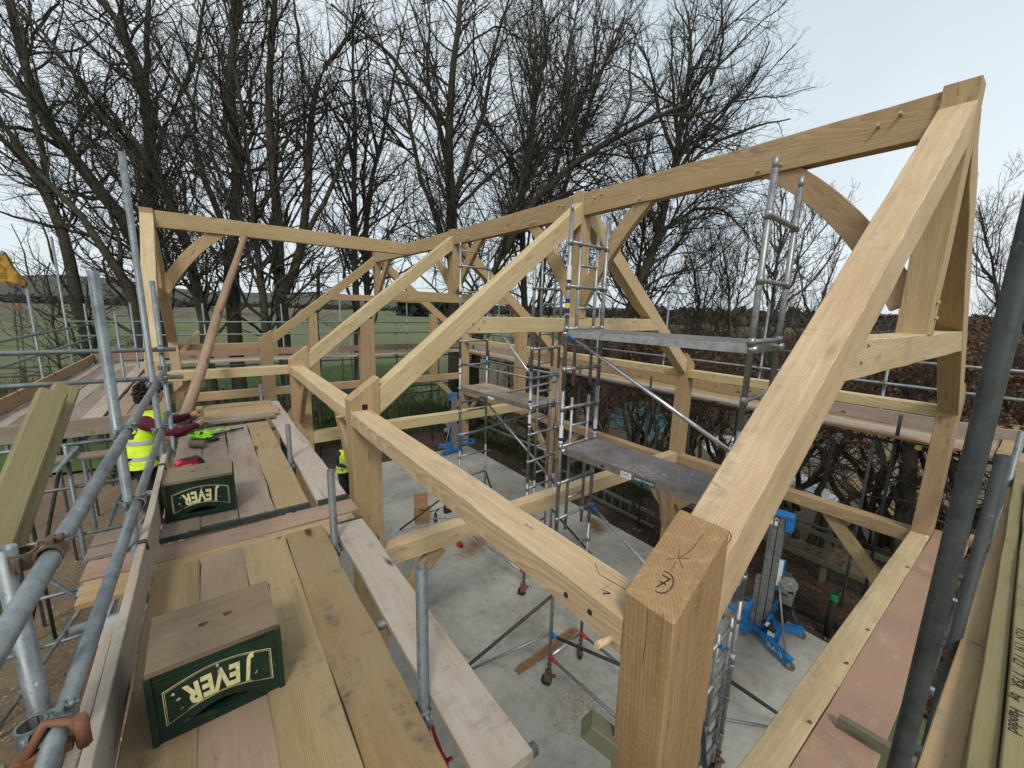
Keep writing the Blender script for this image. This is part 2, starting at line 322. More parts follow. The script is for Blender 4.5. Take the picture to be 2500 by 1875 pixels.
LIME = mat_plain('lime webbing', (.24, .55, .03), .6); HIVIS = mat_plain('high visibility yellow', (.62, .82, .03), .7, vary=.1, sc=14); REFL = mat_plain('grey reflective tape', (.42, .43, .44), .45)
MAROON = mat_plain('maroon jumper', (.095, .012, .028), .9, vary=.25, sc=20); SKIN = mat_plain('skin', (.52, .30, .22), .55, vary=.08); HAIR = mat_plain('dark curly hair', (.014, .010, .009), .55); TROUS = mat_plain('black trousers', (.018, .018, .021), .85); NAVYJ = mat_plain('navy padded jacket', (.02, .028, .06), .7)
REDP = mat_plain('red instrument case', (.55, .012, .016), .35, 0, .5); TARP = mat_plain('teal tarpaulin', (.05, .17, .18), .5, vary=.3); PLASTW = mat_plain('white plastic sheet', (.62, .64, .65), .35, vary=.15)
GRN = mat_plain('green tape', (.03, .30, .12), .5); LOGW = mat_wood('split log', (.40, .28, .17), (.20, .13, .08), 30, (0, 0, 0), .2, crack=.7, vary=.3)
def mat_crate():
    g = NG('scuffed dark green plastic'); v = g.coord('Object'); a = g.noise(v, 9, 5, .6); col = g.ramp(a, [(.3, (.005, .017, .009)), (.7, (.011, .034, .019))])
    m = g.n('Mapping'); m.inputs['Scale'].default_value = (12, 40, 40); m.inputs['Rotation'].default_value = (0, .5, .3); g.l(v, m.inputs[0]); sc = g.noise(m.outputs[0], 1.2, 5, .75); col = g.mix(g.ramp(sc, [(.60, 0), (.72, .55)]), col, (.10, .10, .075))
    d = g.noise(v, 5, 4, .7); col = g.mix(g.ramp(d, [(.52, 0), (.75, .5)]), col, (.055, .045, .03)); return g.done(col, g.ramp(a, [(.3, .35), (.7, .65)]), 0, sc, .15, .001, .4)
GREENC = mat_crate()
def mat_deck():
    g = NG('phenolic tower deck'); v = g.coord('Object'); a = g.noise(v, 3, 5, .6); col = g.ramp(a, [(.3, (.10, .085, .086)), (.7, (.20, .178, .175))])
    m = g.n('Mapping'); m.inputs['Scale'].default_value = (1, 1, 1); g.l(v, m.inputs[0]); s1 = g.noise(m.outputs[0], 26, 6, .75, .6); msk = g.noise(v, 2.2, 2)
    col = g.mix(g.mix(1, g.ramp(s1, [(.56, 0), (.64, 1)]), g.ramp(msk, [(.40, .1), (.60, 1)]), 'MULTIPLY'), col, (.55, .53, .51)); b2 = g.noise(v, 9, 5, .7); col = g.mix(g.ramp(b2, [(.5, 0), (.75, .4)]), col, (.26, .235, .225)); return g.done(col, .6, 0, s1, .2, .002)
DECK = mat_deck()
def mat_deck2():
    g = NG('dusty plywood deck'); v = g.coord('Object'); a = g.noise(v, 4, 6, .7); return g.done(g.ramp(a, [(.3, (.17, .13, .10)), (.55, (.33, .26, .19)), (.75, (.50, .42, .33))]), .8, 0, a, .2, .002)
DECK2 = mat_deck2()
def mat_concrete():
    g = NG('power floated concrete'); v = g.coord('Object', False); a = g.noise(v, .9, 7, .62); b = g.noise(v, 6, 6, .6)
    col = g.ramp(g.math('ADD', g.math('MULTIPLY', a, .65), g.math('MULTIPLY', b, .35)), [(.33, (.20, .195, .165)), (.5, (.33, .32, .275)), (.68, (.43, .415, .365))])
    rs = g.noise(v, 1.15, 5, .7, .5); st = g.noise(v, 7, 4, .7); col = g.mix(g.mix(1, g.ramp(rs, [(.55, 0), (.68, 1)]), g.ramp(st, [(.4, .1), (.65, .8)]), 'MULTIPLY'), col, (.30, .185, .10))
    dk = g.noise(v, 2.3, 6, .75); col = g.mix(g.ramp(dk, [(.55, 0), (.76, .6)]), col, (.16, .15, .125)); sp = g.noise(v, 30, 2); col = g.mix(g.ramp(sp, [(.70, 0), (.77, .8)]), col, (.12, .10, .08))
    return g.done(col, g.ramp(b, [(.3, .45), (.7, .7)]), 0, b, .15, .004, .35)
CONC = mat_concrete()
def mat_dirt(name, a, b, c, sc=1.0):
    g = NG(name); v = g.coord('Object', False); n1 = g.noise(v, .7*sc, 8, .65); n2 = g.noise(v, 9*sc, 8, .75)
    col = g.ramp(g.math('ADD', g.math('MULTIPLY', n1, .55), g.math('MULTIPLY', n2, .45)), [(.34, a), (.55, b), (.74, c)])
    vo = g.n('TexVoronoi'); vo.inputs['Scale'].default_value = 24*sc; g.l(v, vo.inputs['Vector']); sel = g.ramp(vo.outputs['Color'], [(.72, 0), (.8, 1)])
    st = g.mix(1, g.ramp(vo.outputs['Distance'], [(.18, 1), (.30, 0)]), sel, 'MULTIPLY'); col = g.mix(st, col, tuple(min(1, q*1.9) for q in c))
    return g.done(col, .95, 0, g.math('ADD', n2, g.math('MULTIPLY', st, .5)), .8, .03, .15)
DIRT = mat_dirt('trodden sandy earth', (.10, .07, .045), (.185, .135, .085), (.27, .205, .135))
SOIL = mat_dirt('dark wet soil and leaf litter', (.028, .02, .015), (.06, .043, .03), (.12, .08, .055), 1.4)
def mat_grass(name, stops, sc=.5):
    g = NG(name); v = g.coord('Object', False); n1 = g.noise(v, .05*sc*10, 6, .6); n2 = g.noise(v, 3, 8, .7)
    return g.done(g.ramp(g.math('ADD', g.math('MULTIPLY', n1, .6), g.math('MULTIPLY', n2, .4)), stops), .95, 0, n2, .6, .05, .1)
GRASS = mat_grass('rough winter grass', [(.35, (.035, .045, .018)), (.52, (.065, .10, .028)), (.72, (.12, .15, .05))], 1)
FIELD = mat_grass('winter pasture', [(.3, (.078, .09, .043)), (.5, (.11, .122, .06)), (.7, (.145, .152, .082))], .06)
PLOUGH = mat_grass('stubble field', [(.3, (.085, .075, .05)), (.7, (.135, .118, .085))], .05)
HILLM = mat_grass('hillside fields', [(.3, (.055, .062, .048)), (.5, (.075, .078, .06)), (.7, (.10, .095, .075))], .02)
def mat_bark(name, a, b, c):
    g = NG(name); v = g.coord('Object', True); n1 = g.noise(v, 2.0, 5, .6); n2 = g.noise(v, 30, 4, .7)
    col = g.ramp(n2, [(.3, a), (.7, b)]); col = g.mix(g.ramp(n1, [(.48, 0), (.66, .8)]), col, c); return g.done(col, .9, 0, n2, .6, .02, .15)
BARK = mat_bark('dark mossy bark', (.030, .027, .020), (.066, .058, .044), (.075, .075, .038))
BARK2 = mat_bark('grey brown bark', (.045, .037, .030), (.095, .080, .064), (.09, .085, .05))
TWIG = mat_plain('bare twigs', (.055, .046, .038), .9, vary=.3); TWIGR = mat_plain('reddish bare twigs', (.10, .066, .050), .9, vary=.3)
def mat_leaf():
    g = NG('dead beech leaves'); v = g.n('NewGeometry').outputs['Position']; n = g.noise(v, 2.5, 3); n2 = g.noise(v, 23, 2)
    return g.done(g.ramp(g.math('ADD', g.math('MULTIPLY', n, .4), g.math('MULTIPLY', n2, .6)), [(.34, (.05, .025, .016)), (.5, (.105, .052, .029)), (.68, (.21, .115, .065))]), .7, 0, spec=.2)
LEAF = mat_leaf()
CONIF = mat_plain('dark conifer foliage', (.022, .032, .020), .95, vary=.4, sc=1); HEDGEF = mat_plain('far hedge twigs', (.075, .068, .055), .95, vary=.35, sc=.4)
# ------------------------------------------------------------------ ground, slab, fields, hills
def sheet(name, x0, x1, y0, y1, z, mat, nx=2, ny=2, amp=0, k='structure'):
    xs = np.linspace(x0, x1, nx); ys = np.linspace(y0, y1, ny); X, Y = np.meshgrid(xs, ys, indexing='ij'); Z = np.full(X.shape, z)
    if amp: Z = Z + amp*(np.sin(X*1.7+np.cos(Y*1.1)*2)*np.cos(Y*1.3)+.6*rng.standard_normal(X.shape))
    i = np.arange(nx*ny).reshape(nx, ny); F = np.stack([i[:-1, :-1], i[1:, :-1], i[1:, 1:], i[:-1, 1:]], -1).reshape(-1, 4)
    o = obj(name, np_mesh(name, np.stack([X, Y, Z], -1).reshape(-1, 3), F, True), mat); return kind(o, k)
sheet('ground', -2500, 2500, -1500, 3500, -.30, FIELD)
sheet('dirt_yard', -40, 0.0, -30, 17, -.16, DIRT, 90, 100, .025)
sheet('soil_strip', 6.5, 9.6, -12, 17.5, -.18, SOIL, 40, 120, .035)
sheet('soil_bank', 0.0, 6.5, 12.4, 17.5, -.17, SOIL, 40, 40, .03)
sheet('yard_beyond_hedge', 9.6, 40, -25, 30, -.21, mat_dirt('pale muddy yard', (.10, .08, .055), (.17, .14, .10), (.25, .21, .16)), 40, 60, .02)
sheet('rough_grass', -30, 14, 17.5, 38, -.19, GRASS, 60, 40, .03)
sheet('stubble_field', -600, 60, 170, 420, -.29, PLOUGH)
b = MB(); b.box(.04, 6.6, .03, 12.5, -.30, 0, .01); kind(b.build('concrete_slab', CONC), 'structure')
def hill(name, pts, depth, mat):
    "long low rise: ridge profile of (x, y, height) with slopes either side"
    vs = []; fs = []
    for x, y, h in pts:
        n = Vector((x, y, 0)).normalized(); vs += [(x-n.x*depth, y-n.y*depth, -.31), (x-n.x*depth*.45, y-n.y*depth*.45, h*.6), (x, y, h), (x+n.x*depth, y+n.y*depth, -.3)]
    for i in range(len(pts)-1):
        for k in range(3): fs.append((i*4+k, i*4+4+k, i*4+5+k, i*4+1+k))
    return kind(obj(name, mesh_of(name, vs, fs, True), mat), 'structure')
def azp(u, d, h): p = at(u, 730, 1.0)-CAM; p.z = 0; p.normalize(); return (CAM.x+p.x*d, CAM.y+p.y*d, h)
hill('hills', [azp(u, 1100, h) for u, h in ((-900, 30), (-300, 34), (0, 36), (150, 44), (300, 42), (420, 30), (520, 24), (650, 27), (780, 34), (850, 30), (950, 19), (1100, 14), (1300, 13), (1500, 16), (1700, 14), (2000, 16), (2300, 15), (2700, 14))], 420, HILLM)

# ------------------------------------------------------------------ oak frame
W, D, T = 6.95, .324, .2; XR = 3.477
FR = thing('oak_building', 'pale fresh oak frame of pegged posts, rafters and ridge beams standing over the concrete slab', 'timber frame')
def post(x0, x1, y0, y1, ztop_a, ztop_b, mat=OAK, zb=-.15, name='post'):
    "post whose head is cut to the roof slope: ztop at x0 and at x1; grain (local x) runs up"
    cx, cy = (x0+x1)/2, (y0+y1)/2; M = Matrix(((0, 1, 0, cx), (0, 0, 1, cy), (1, 0, 0, zb), (0, 0, 0, 1)))
    a, b = (x1-x0)/2, (y1-y0)/2; c = .006; n = 10; vs = []; fs = []
    for k in range(n):
        t = k/(n-1); ja, jb = random.gauss(0, .0015), random.gauss(0, .0015)
        for y, z in ((-a+c, -b), (a-c, -b), (a, -b+c), (a, b-c), (a-c, b), (-a+c, b), (-a, b-c), (-a, -b+c)):
            h = (ztop_a+(ztop_b-ztop_a)*(y+a)/(2*a)-zb)*t; vs.append((h, y+ja*(t < .95), z+jb*(t < .95)))
    for k in range(n-1):
        for i in range(8): fs.append((k*8+i, (k+1)*8+i, (k+1)*8+(i+1) % 8, k*8+(i+1) % 8))
    fs += [list(range(8)), list(range((n-1)*8, n*8))[::-1]]
    return obj(name, mesh_of(name, vs, fs), mat, FR, M)
def peg(p, d, r=.0125, L=.05, parent=None, head=False):
    b = MB(); p = Vector(p); d = Vector(d).normalized()*L; b.cyl(p-d*.3, p+d, r, 10, r*.92); return b.build('peg', OAKL, parent or FR)
ZL, ZH, ZP = 4.256, 4.494, 4.138
POST7 = post(0, D, 0, T, ZL, ZH, OAKP)
TY = [(0, .2), (3.83, 4.03), (7.76, 7.96), (13.0, 13.2)]
P2 = post(0, D, *TY[1], ZL, ZH, OAK); P3 = post(0, D, *TY[2], ZL, ZH, OAK); P4 = post(0, D, *TY[3], ZL, ZH, OAK)
for k, y in enumerate(TY): post(W-D, W, *y, ZH, ZL, OAK)
# eaves plates
def plate(x0, x1, y0, y1, zt, h, mat=OAK, name='wall_plate', **kw): return beam(name, ((x0+x1)/2, y0, zt-h/2), ((x0+x1)/2, y1, zt-h/2), x1-x0, h, mat, FR, **kw)
PL1 = plate(0, .22, .2, 3.83, ZP, .153, OAKL); plate(0, .22, 4.03, 7.76, ZP, .153, OAKL)
for a, b_ in ((.2, 3.83), (4.03, 7.76), (7.96, 13.0)): plate(W-.22, W-.005, a, b_, ZP, .155, OAKL)
# mid rails along the far wall and across the near gable
plate(6.66, 6.86, .2, 3.83, 2.32, .19, OAK, 'mid_rail'); plate(6.66, 6.86, 4.03, 7.76, 2.19, .19, OAK, 'mid_rail'); plate(6.66, 6.86, 7.96, 13.0, 2.15, .19, OAK, 'mid_rail')
GR = beam('mid_rail', (D, .1, 2.23), (W-D, .1, 2.23), .2, .2, OAKL, FR)
# tie beams of the inner trusses
beam('tie_beam', (D, 3.93, 2.256), (W-D, 3.93, 2.245), .2, .242, OAKL, FR)
beam('tie_beam', (D, 7.86, 2.70), (W-D, 7.86, 2.68), .2, .22, OAKL, FR)
beam('tie_beam', (-1.8, 13.1, 2.70), (W-D, 13.1, 2.68), .2, .22, OAK, FR)
# principal rafters: top edge through (0.322, 4.371) and (3.402, 6.858)
SL = (6.858-4.371)/(3.402-.322); PH = math.atan(SL); RV = .295; RD = RV*math.cos(PH)
def rtop(x): return 4.371+SL*(x-.322)
def rafter(y0, y1, mat, far=False, w=None, xe=3.378):
    y = (y0+y1)/2; x0, x1 = D, xe
    m = RV/2
    a, b_ = Vector((x0, y, rtop(x0)-m)), Vector((x1, y, rtop(x1)-m))
    if far: a.x, b_.x = W-a.x, W-b_.x
    return beam('rafter', a, b_, w or (y1-y0), RD, mat, FR, e0=math.tan(PH), e1=math.tan(PH))
RAF1 = rafter(0, .2, OAKL); rafter(0, .2, OAK, True)
for y in TY[1:]: rafter(*y, OAKL if y[0] < 8 else OAK); rafter(*y, OAKL if y[0] < 5 else OAK, True)
KX0, KX1 = 3.38, 3.575
def king(y0, y1, zb, mat=OAK):
    M = Matrix(((0, 1, 0, (KX0+KX1)/2), (0, 0, 1, (y0+y1)/2), (1, 0, 0, zb), (0, 0, 0, 1)))
    return beam('king_post', ((KX0+KX1)/2, (y0+y1)/2, zb), ((KX0+KX1)/2, (y0+y1)/2, 6.994), KX1-KX0, y1-y0, mat, FR, up=(0, 1, 0))
for (y0, y1), zb in zip(TY, (5.17, 5.17, 5.60, 5.60)): king(y0, y1, zb)
def xund(z): return .322+(z-(4.371-RV))/SL
COL1 = None
for (y0, y1), zt, h in zip(TY, (5.172, 5.17, 5.60, 5.60), (.215, .205, .21, .19)):
    x0 = xund(zt-h/2)+.0; c = beam('collar', (x0, (y0+y1)/2, zt-h/2), (W-x0, (y0+y1)/2, zt-h/2), .19, h, OAKL if y0 < 5 else OAK, FR, e0=1/SL*.98, e1=-1/SL*.98)
    COL1 = COL1 or c
for y in (7.86, 13.1):
    for x in (1.44, W-1.48):
        zt = rtop(min(x, W-x))-RV*.9; beam('queen_post', (x, y, 2.79), (x, y, zt), .28 if y < 10 else .25, .19, OAK, FR, up=(0, 1, 0), e0=0)
# ridges
ZR, ZRB = 6.97, 6.662
RIDGES = [beam('ridge_beam', (XR, a, (ZR+ZRB)/2), (XR, b_, (ZR+ZRB)/2), .14, ZR-ZRB, OAK, FR) for a, b_ in ((.2, 3.83), (4.03, 7.76), (7.96, 13.0))]
beam('ridge_beam', (-1.8, 10.24, (ZR+ZRB)/2), (XR-.071, 10.42, (ZR+ZRB)/2), .14, ZR-ZRB, OAK, FR)
# curved braces up to the ridge
for y, s in ((.2, 1), (3.83, -1), (4.03, 1), (7.76, -1), (7.96, 1), (13.0, -1)):
    zb = 5.40 if y < 7 else 5.70
    if y == .2: pts = bez((XR, y+1.20, 6.76), (XR, y+.46, 6.30), (XR, y-.02, zb))
    else: pts = bez((XR, y+s*1.10, 6.76), (XR, y+s*.46, 6.20), (XR, y-s*.02, zb))
    brace('ridge_brace', pts, .09, .205, (1, 0, 0), OAK, FR)
# braces below the tie beams and the far rails
brace('knee_brace', bez((1.12, 3.93, 2.10), (.62, 3.93, 1.75), (.30, 3.93, 1.15)), .09, .2, (0, 1, 0), OAK, FR)
brace('knee_brace', bez((5.85, 3.93, 2.10), (6.32, 3.93, 1.85), (6.60, 3.93, .75)), .09, .2, (0, 1, 0), OAK, FR)
for a, s, zt in ((.2, 1, 2.2), (3.83, -1, 2.2), (4.03, 1, 2.08), (7.76, -1, 2.08), (7.96, 1, 2.05), (13.0, -1, 2.05)):
    brace('knee_brace', bez((6.77, a+s*1.02, zt), (6.77, a+s*.60, zt-.50), (6.77, a+s*.06, zt-1.05)), .09, .19, (1, 0, 0), OAK, FR)
for a, s, zt in ((4.03, 1, 3.97), (7.76, -1, 3.97)):
    brace('knee_brace', bez((.11, a+s*.8, zt), (.11, a+s*.5, zt-.3), (.11, a+s*.04, zt-.85)), .08, .18, (1, 0, 0), OAK, FR)
brace('knee_brace', bez((1.3, 13.1, 2.58), (.8, 13.1, 2.2), (.4, 13.1, 1.5)), .08, .18, (0, 1, 0), OAK, FR); brace('knee_brace', bez((5.55, 13.1, 2.58), (6.05, 13.1, 2.25), (6.55, 13.1, 1.5)), .08, .18, (0, 1, 0), OAK, FR)
# cross wing with its own gable
GX0, GX1 = -2.0, -1.8; gx = (GX0+GX1)/2
beam('wall_plate', (0, 7.9, 4.062), (GX1, 7.9, 4.062), .2, .153, OAKL, FR); beam('wall_plate', (0, 13.1, 4.062), (GX1, 13.1, 4.062), .2, .153, OAK, FR)
for y0, y1 in ((7.78, 8.06), (12.92, 13.2)): beam('post', (gx, (y0+y1)/2, -.15), (gx, (y0+y1)/2, 4.33), .2, y1-y0, OAKL, FR, up=(0, 1, 0))
WS = (6.83-4.45)/(10.13-8.06); wp = math.atan(WS); wv = .31
for s in (1, -1):
    y0, y1 = (7.95, 10.12) if s > 0 else (13.03, 10.34)
    ws = (6.86-4.40)/abs(y1-y0); ph = math.atan(ws)
    beam('rafter', (gx, y0, 4.40-.12), (gx, y1, 6.86-.14), .2, .24, OAKL, FR, e0=math.tan(ph), e1=math.tan(ph))
beam('king_post', (gx, 10.23, 5.5), (gx, 10.23, 6.994), .2, .22, OAK, FR, up=(0, 1, 0)); beam('collar', (gx, 9.0, 5.40), (gx, 11.7, 5.40), .18, .2, OAK, FR)
brace('ridge_brace', bez((-.70, 10.30, 6.76), (-1.36, 10.27, 6.30), (-1.80, 10.25, 5.45)), .09, .22, (0, 1, 0), OAK, FR)
beam('strut', (-1.75, 12.95, 3.95), (-1.35, 12.95, 4.5), .1, .1, OAK, FR); beam('strut', (-1.80, 8.06, 3.6), (-1.4, 8.0, 3.97), .12, .12, OAK, FR)
# pegs
for p, d in (((.0, .245, 4.03), (-1, 0, 0)),): b = MB(); b.cyl((.02, .245, 4.02), (-.085, .245, 4.035), .0155, 12, .014); b.build('peg', OAKL, FR)
b = MB(); b.cyl((.02, 4.09, 4.03), (-.09, 4.09, 4.035), .0155, 12, .014); b.build('peg', OAKL, FR)
for y, z in ((.55, 6.83), (.42, 6.88), (1.45, 6.70), (1.25, 6.71), (3.62, 6.86), (3.50, 6.88), (2.85, 6.70), (4.25, 6.86), (4.36, 6.88), (4.95, 6.72), (5.05, 6.72), (7.55, 6.86), (7.1, 6.72), (7.2, 6.72), (8.2, 6.86)): peg((XR-.07, y, z), (-1, -.1, .12), L=.055)
for x, z in ((1.70, 5.13), (1.62, 5.04), (1.53, 5.10)): peg((x, 3.83, z), (0, -1, 0), .011, .02)
for x, z in ((1.74, 5.14), (1.66, 5.05)): peg((x, .0, z), (0, -1, 0), .012, .006)
for x, z in ((3.45, 5.42), (3.50, 5.30)): peg((x, 0, z), (0, -1, 0), .016, .018)
for y, z in ((.5, 4.05), (.36, 4.06)):
    b = MB(); b.cyl((.01, y, z), (-.0015, y, z), .013, 12); b.build('peg_hole_shade', INK, FR)  # flat dark discs paint the shade of open peg holes
for x, y in ((6.58, .05), (5.37, .05), (3.67, .05), (3.02, .05), (2.14, .05)): b = MB(); b.cyl((x, y, 2.31), (x+.02, y-.03, 2.345), .011, 8); b.build('peg', DARKW if x < 6 else PLASTW, FR)
for yy in (7.755, 12.995):
    for x, z in ((.1, 4.28), (.2, 4.28)): peg((x, yy, z), (0, -1, 0), .014, .02)
b = MB(); b.cyl((.30, 3.829, 4.30), (.30, 3.827, 4.30), .022, 14); b.cyl((.30, 3.829, 4.20), (.30, 3.827, 4.20), .022, 14); b.build('peg', OAK, FR)
b = MB(); b.box(.125, .185, 3.826, 3.83, 4.145, 4.205); b.build('mortice_shade', INSIDE, FR)  # solid dark box painted as the shade in a mortice, nothing is cut
# marker pen on the timbers
nrm7 = Vector((-(ZH-ZL), 0, D)).normalized(); sl7 = Vector((D, 0, ZH-ZL)).normalized()
def on_head(dx, y): return Vector((0, y, ZL))+sl7*dx+nrm7*.0012
def ring(M, r, w, parent, sy=1.0):
    b = MB(); n = 28; vs = []
    for q in (r-w/2, r+w/2): vs += [(q*math.cos(a), q*sy*math.sin(a), 0) for a in [2*math.pi*i/n for i in range(n)]]
    b.add(vs, [(i, (i+1) % n, n+(i+1) % n, n+i) for i in range(n)]); return obj('marker_ring', mesh_of('marker_ring', b.v, b.f), INK, parent, M)
def strokes(lines, M, w, parent, name='marker_lettering'):
    b = MB()
    for pl in lines:
        for (x0, y0), (x1, y1) in zip(pl, pl[1:]):
            d = Vector((x1-x0, y1-y0, 0)); d.normalize(); n = Vector((-d.y, d.x, 0))*w/2; p, q = Vector((x0, y0, 0))-d*w*.3, Vector((x1, y1, 0))+d*w*.3
            b.add([p-n, q-n, q+n, p+n], [(0, 1, 2, 3)])
    return obj(name, mesh_of(name, b.v, b.f), INK, parent, M)
SEVEN = [[(-.012, .016), (.010, .018), (-.004, -.020)], [(-.012, -.004), (.010, .000)]]
M7 = axes(on_head(.105, .105), (-.15, -1, 0), sl7 + Vector((0, .12, 0))); strokes([[(x*1.35, y*1.35) for x, y in q] for q in SEVEN], M7, .005, POST7); ring(M7, .037, .0035, POST7, 1.12)
M7 = axes(Vector((D+.06, .055, rtop(D+.06)+.0025)), (-.2, -1, .0), (1, -.1, SL)); strokes([[(-.012, .010), (.003, .022), (-.001, -.024)], [(-.014, -.024), (.012, -.020)]], M7, .0042, RAF1); ring(M7, .037, .003, RAF1)
CK = strokes([[(-.035, -.028), (-.012, -.006), (.03, .018)], [(-.018, .034), (-.004, .0), (.028, -.026)], [(.0, .0), (.02, .05), (.028, .13)], [(-.004, -.02), (-.002, -.055)]], axes(on_head(.215, .10), (0, -1, 0), sl7), .0028, POST7, 'drying_check'); CK.data.materials[0] = mat_plain('brown check', (.12, .07, .035), .9)
strokes([[(0.0, 0), (.004, -.12), (-.002, -.23)]], axes((-.0016, .10, ZL-.01), (0, -1, 0), (0, 0, 1)), .0022, POST7, 'drying_check').data.materials[0] = CK.data.materials[0]
M7 = axes((.06, .33, ZP+.0022), (.4, -1, 0), (1, .4, 0)); strokes([[(-.018, .012), (.012, .010), (-.010, -.012)], [(-.012, -.004), (.012, .006)]], M7, .004, PL1)
strokes([[(-.06, .05), (-.0, .0), (.13, .0)]], axes((.13, .43, ZP+.0022), (.12, -1, 0), (1, .1, 0)), .003, PL1, 'pencil_line')
strokes([[(-.03, 0), (-.025, .014), (-.01, .008), (-.02, -.006), (.0, .004), (.008, .012), (.014, 0), (.022, .012), (.028, 0), (.036, .012)]], axes((.12, .92, ZP+.0022), (0, -1, 0), (1, 0, 0)), .0022, PL1, 'pencil_scribble')
M2 = axes(Vector((.10, 3.93, ZL+.10*(ZH-ZL)/D+.003)), (0, -1, 0), (D, 0, ZH-ZL)); ring(M2, .026, .003, P2); strokes([[(-.012, .006), (.0, -.008), (.012, .008)]], M2, .003, P2)
strokes([[(-.008, .02), (.008, .018), (.006, .004), (-.006, .002), (.008, -.002), (.006, -.02), (-.009, -.018)]], axes((2.0, -.0025, 5.08), (1, 0, 0), (0, 0, 1)), .003, COL1)
# ------------------------------------------------------------------ scaffold boards (each lies loose: a thing of its own)
def board(x0, x1, y0, y1, zt, label, group, mat=BRD, t=.038, band=None, dz=0):
    along_y = (y1-y0) > (x1-x0)
    if along_y: p0, p1, w = ((x0+x1)/2, y0, zt-t/2), ((x0+x1)/2, y1, zt-t/2+dz), x1-x0
    else: p0, p1, w = (x0, (y0+y1)/2, zt-t/2), (x1, (y0+y1)/2, zt-t/2+dz), y1-y0
    o = beam('scaffold_board', p0, p1, w, t, mat, None, c=.004, jit=.003)
    tag(o, label, 'scaffold board', group)
    if band:
        for s in band:
            b = MB(); L = (Vector(p1)-Vector(p0)).length; a0, a1 = (-.0015, .028) if s == 0 else (L-.028, L+.0015)
            b.box(a0, a1, -w/2-.0015, w/2+.0015, -t/2-.0015, t/2+.0015); M = frame(p0, p1); o2 = obj('end_band', mesh_of('end_band', b.v, b.f), GALVD, o, M)
    return o
XS = [(-1.548, -1.327), (-1.323, -1.095), (-1.091, -.855), (-.851, -.613)]
GD = 'boards of the near scaffold deck'
ord_ = ['against the toe board', 'second from the toe board', 'third from the toe board', 'farthest from the toe board']
for i, (x0, x1) in enumerate(XS):
    board(x0, x1, -1.6, 2.40-.004*i, 3.68, ['yellowish scaffold board under the nearer crate, against the toe board', 'greyish pink scaffold board with a red smear under the nearer crate', 'yellow scaffold board with a dented edge beside the nearer crate', 'orange brown scaffold board with dark scrapes, outermost of the nearer deck bay'][i], GD, [BRDN, BRDR, BRDN, BRDO][i], dz=.002*i)
    board(x0, x1, 2.81+.006*(i % 2), 5.72, 3.68, ['grey scaffold board under the farther crate, against the toe board', 'grey scaffold board under the red box and mallet in the farther deck bay', 'plain grey scaffold board in the farther deck bay, third from the toe board', 'bright yellow scaffold board in the farther deck bay, beside the gap'][i], GD, [BRD, BRD, BRD, BRDN][i], band=(0,), dz=-.001*i)
board(-1.87, -.36, 2.325, 2.555, 3.640, 'pale crosswise board at the deck joint, nearer of two, poking past the toe board', GD, BRDN)
board(-1.89, -.30, 2.575, 2.80, 3.642, 'pink stained crosswise board in the joint between the two deck bays', GD, BRDR)
board(-.548, -.338, .30, 2.375, 3.68, 'knotty grey single board by the near eaves beam, nearest the camera', GD, BRDP, band=(1,))
board(-.556, -.322, 2.81, 6.98, 3.678, 'long grey single board by the near eaves beam, beyond the joint', GD, BRDP, band=(0,))
for i, (y0, y1, x1, z) in enumerate(((5.76, 5.955, -.50, 3.735), (5.965, 6.18, -.43, 3.728), (6.20, 6.42, -.40, 3.722), (6.45, 6.66, -.47, 3.72), (6.70, 6.93, -.45, 3.718))):
    board(-1.40+.02*i, x1, y0, y1, z, ['thick crosswise board nearest the worker at the far deck end', 'crosswise board second from the worker at the far deck end', 'crosswise board in the middle of five at the far deck end', 'crosswise board last but one towards the wing at the far deck end', 'crosswise board farthest from the worker at the far deck end'][i], 'crosswise boards at the far deck end', BRDN if i in (1, 2, 3, 4) else BRD)

# ------------------------------------------------------------------ tube scaffolds
def coupler_mesh():
    "right angle coupler: two hinged bands, flanges, eye bolts and nuts"
    b = MB()
    def band(M):
        n = 14; w = .024; vs = []; fs = []
        for q in (.0255, .0315):
            for x in (-w, w): vs += [(x, q*math.cos(a), q*math.sin(a)) for a in [2*math.pi*i/n for i in range(n)]]
        for i in range(n):
            k = (i+1) % n; fs += [(2*n+i, 2*n+k, 3*n+k, 3*n+i), (i, k, 2*n+k, 2*n+i), (n+k, n+i, 3*n+i, 3*n+k)]
        b.add(vs, fs, False, M)
        for s in (1, -1): b.box(-w*.8, w*.8, s*.030-.004 if s > 0 else -.046, .046 if s > 0 else -.030+.004, -.005, .012, .002, M=M)
        b.cyl((0, .040, -.022), (0, .040, .040), .006, 8, M=M); b.cyl((0, .040, .018), (0, .040, .030), .0115, 6, M=M); b.cyl((-.02, -.040, .004), (.02, -.040, .004), .007, 8, M=M)
    band(Matrix.Translation((0, 0, .027))); band(Matrix.Translation((0, 0, -.027)) @ Matrix.Rotation(math.pi/2, 4, 'Z') @ Matrix.Rotation(math.pi, 4, 'X')); b.box(-.02, .02, -.02, .02, -.006, .006, .002)
    return mesh_of('coupler', b.v, b.f, b.sm)
CPM = coupler_mesh(); CPM.materials.append(RUSTY); CPM2 = CPM.copy(); CPM2.materials.clear(); CPM2.materials.append(GALV)
def coupler(p, a, b_, parent, me=None):
    a = Vector(a).normalized(); b_ = Vector(b_).normalized(); z = a.cross(b_).normalized()
    y = z.cross(a)
    M = Matrix(((a.x, y.x, z.x, p[0]), (a.y, y.y, z.y, p[1]), (a.z, y.z, z.z, p[2]), (0, 0, 0, 1))); return obj('coupler', me or CPM2, None, parent, M)
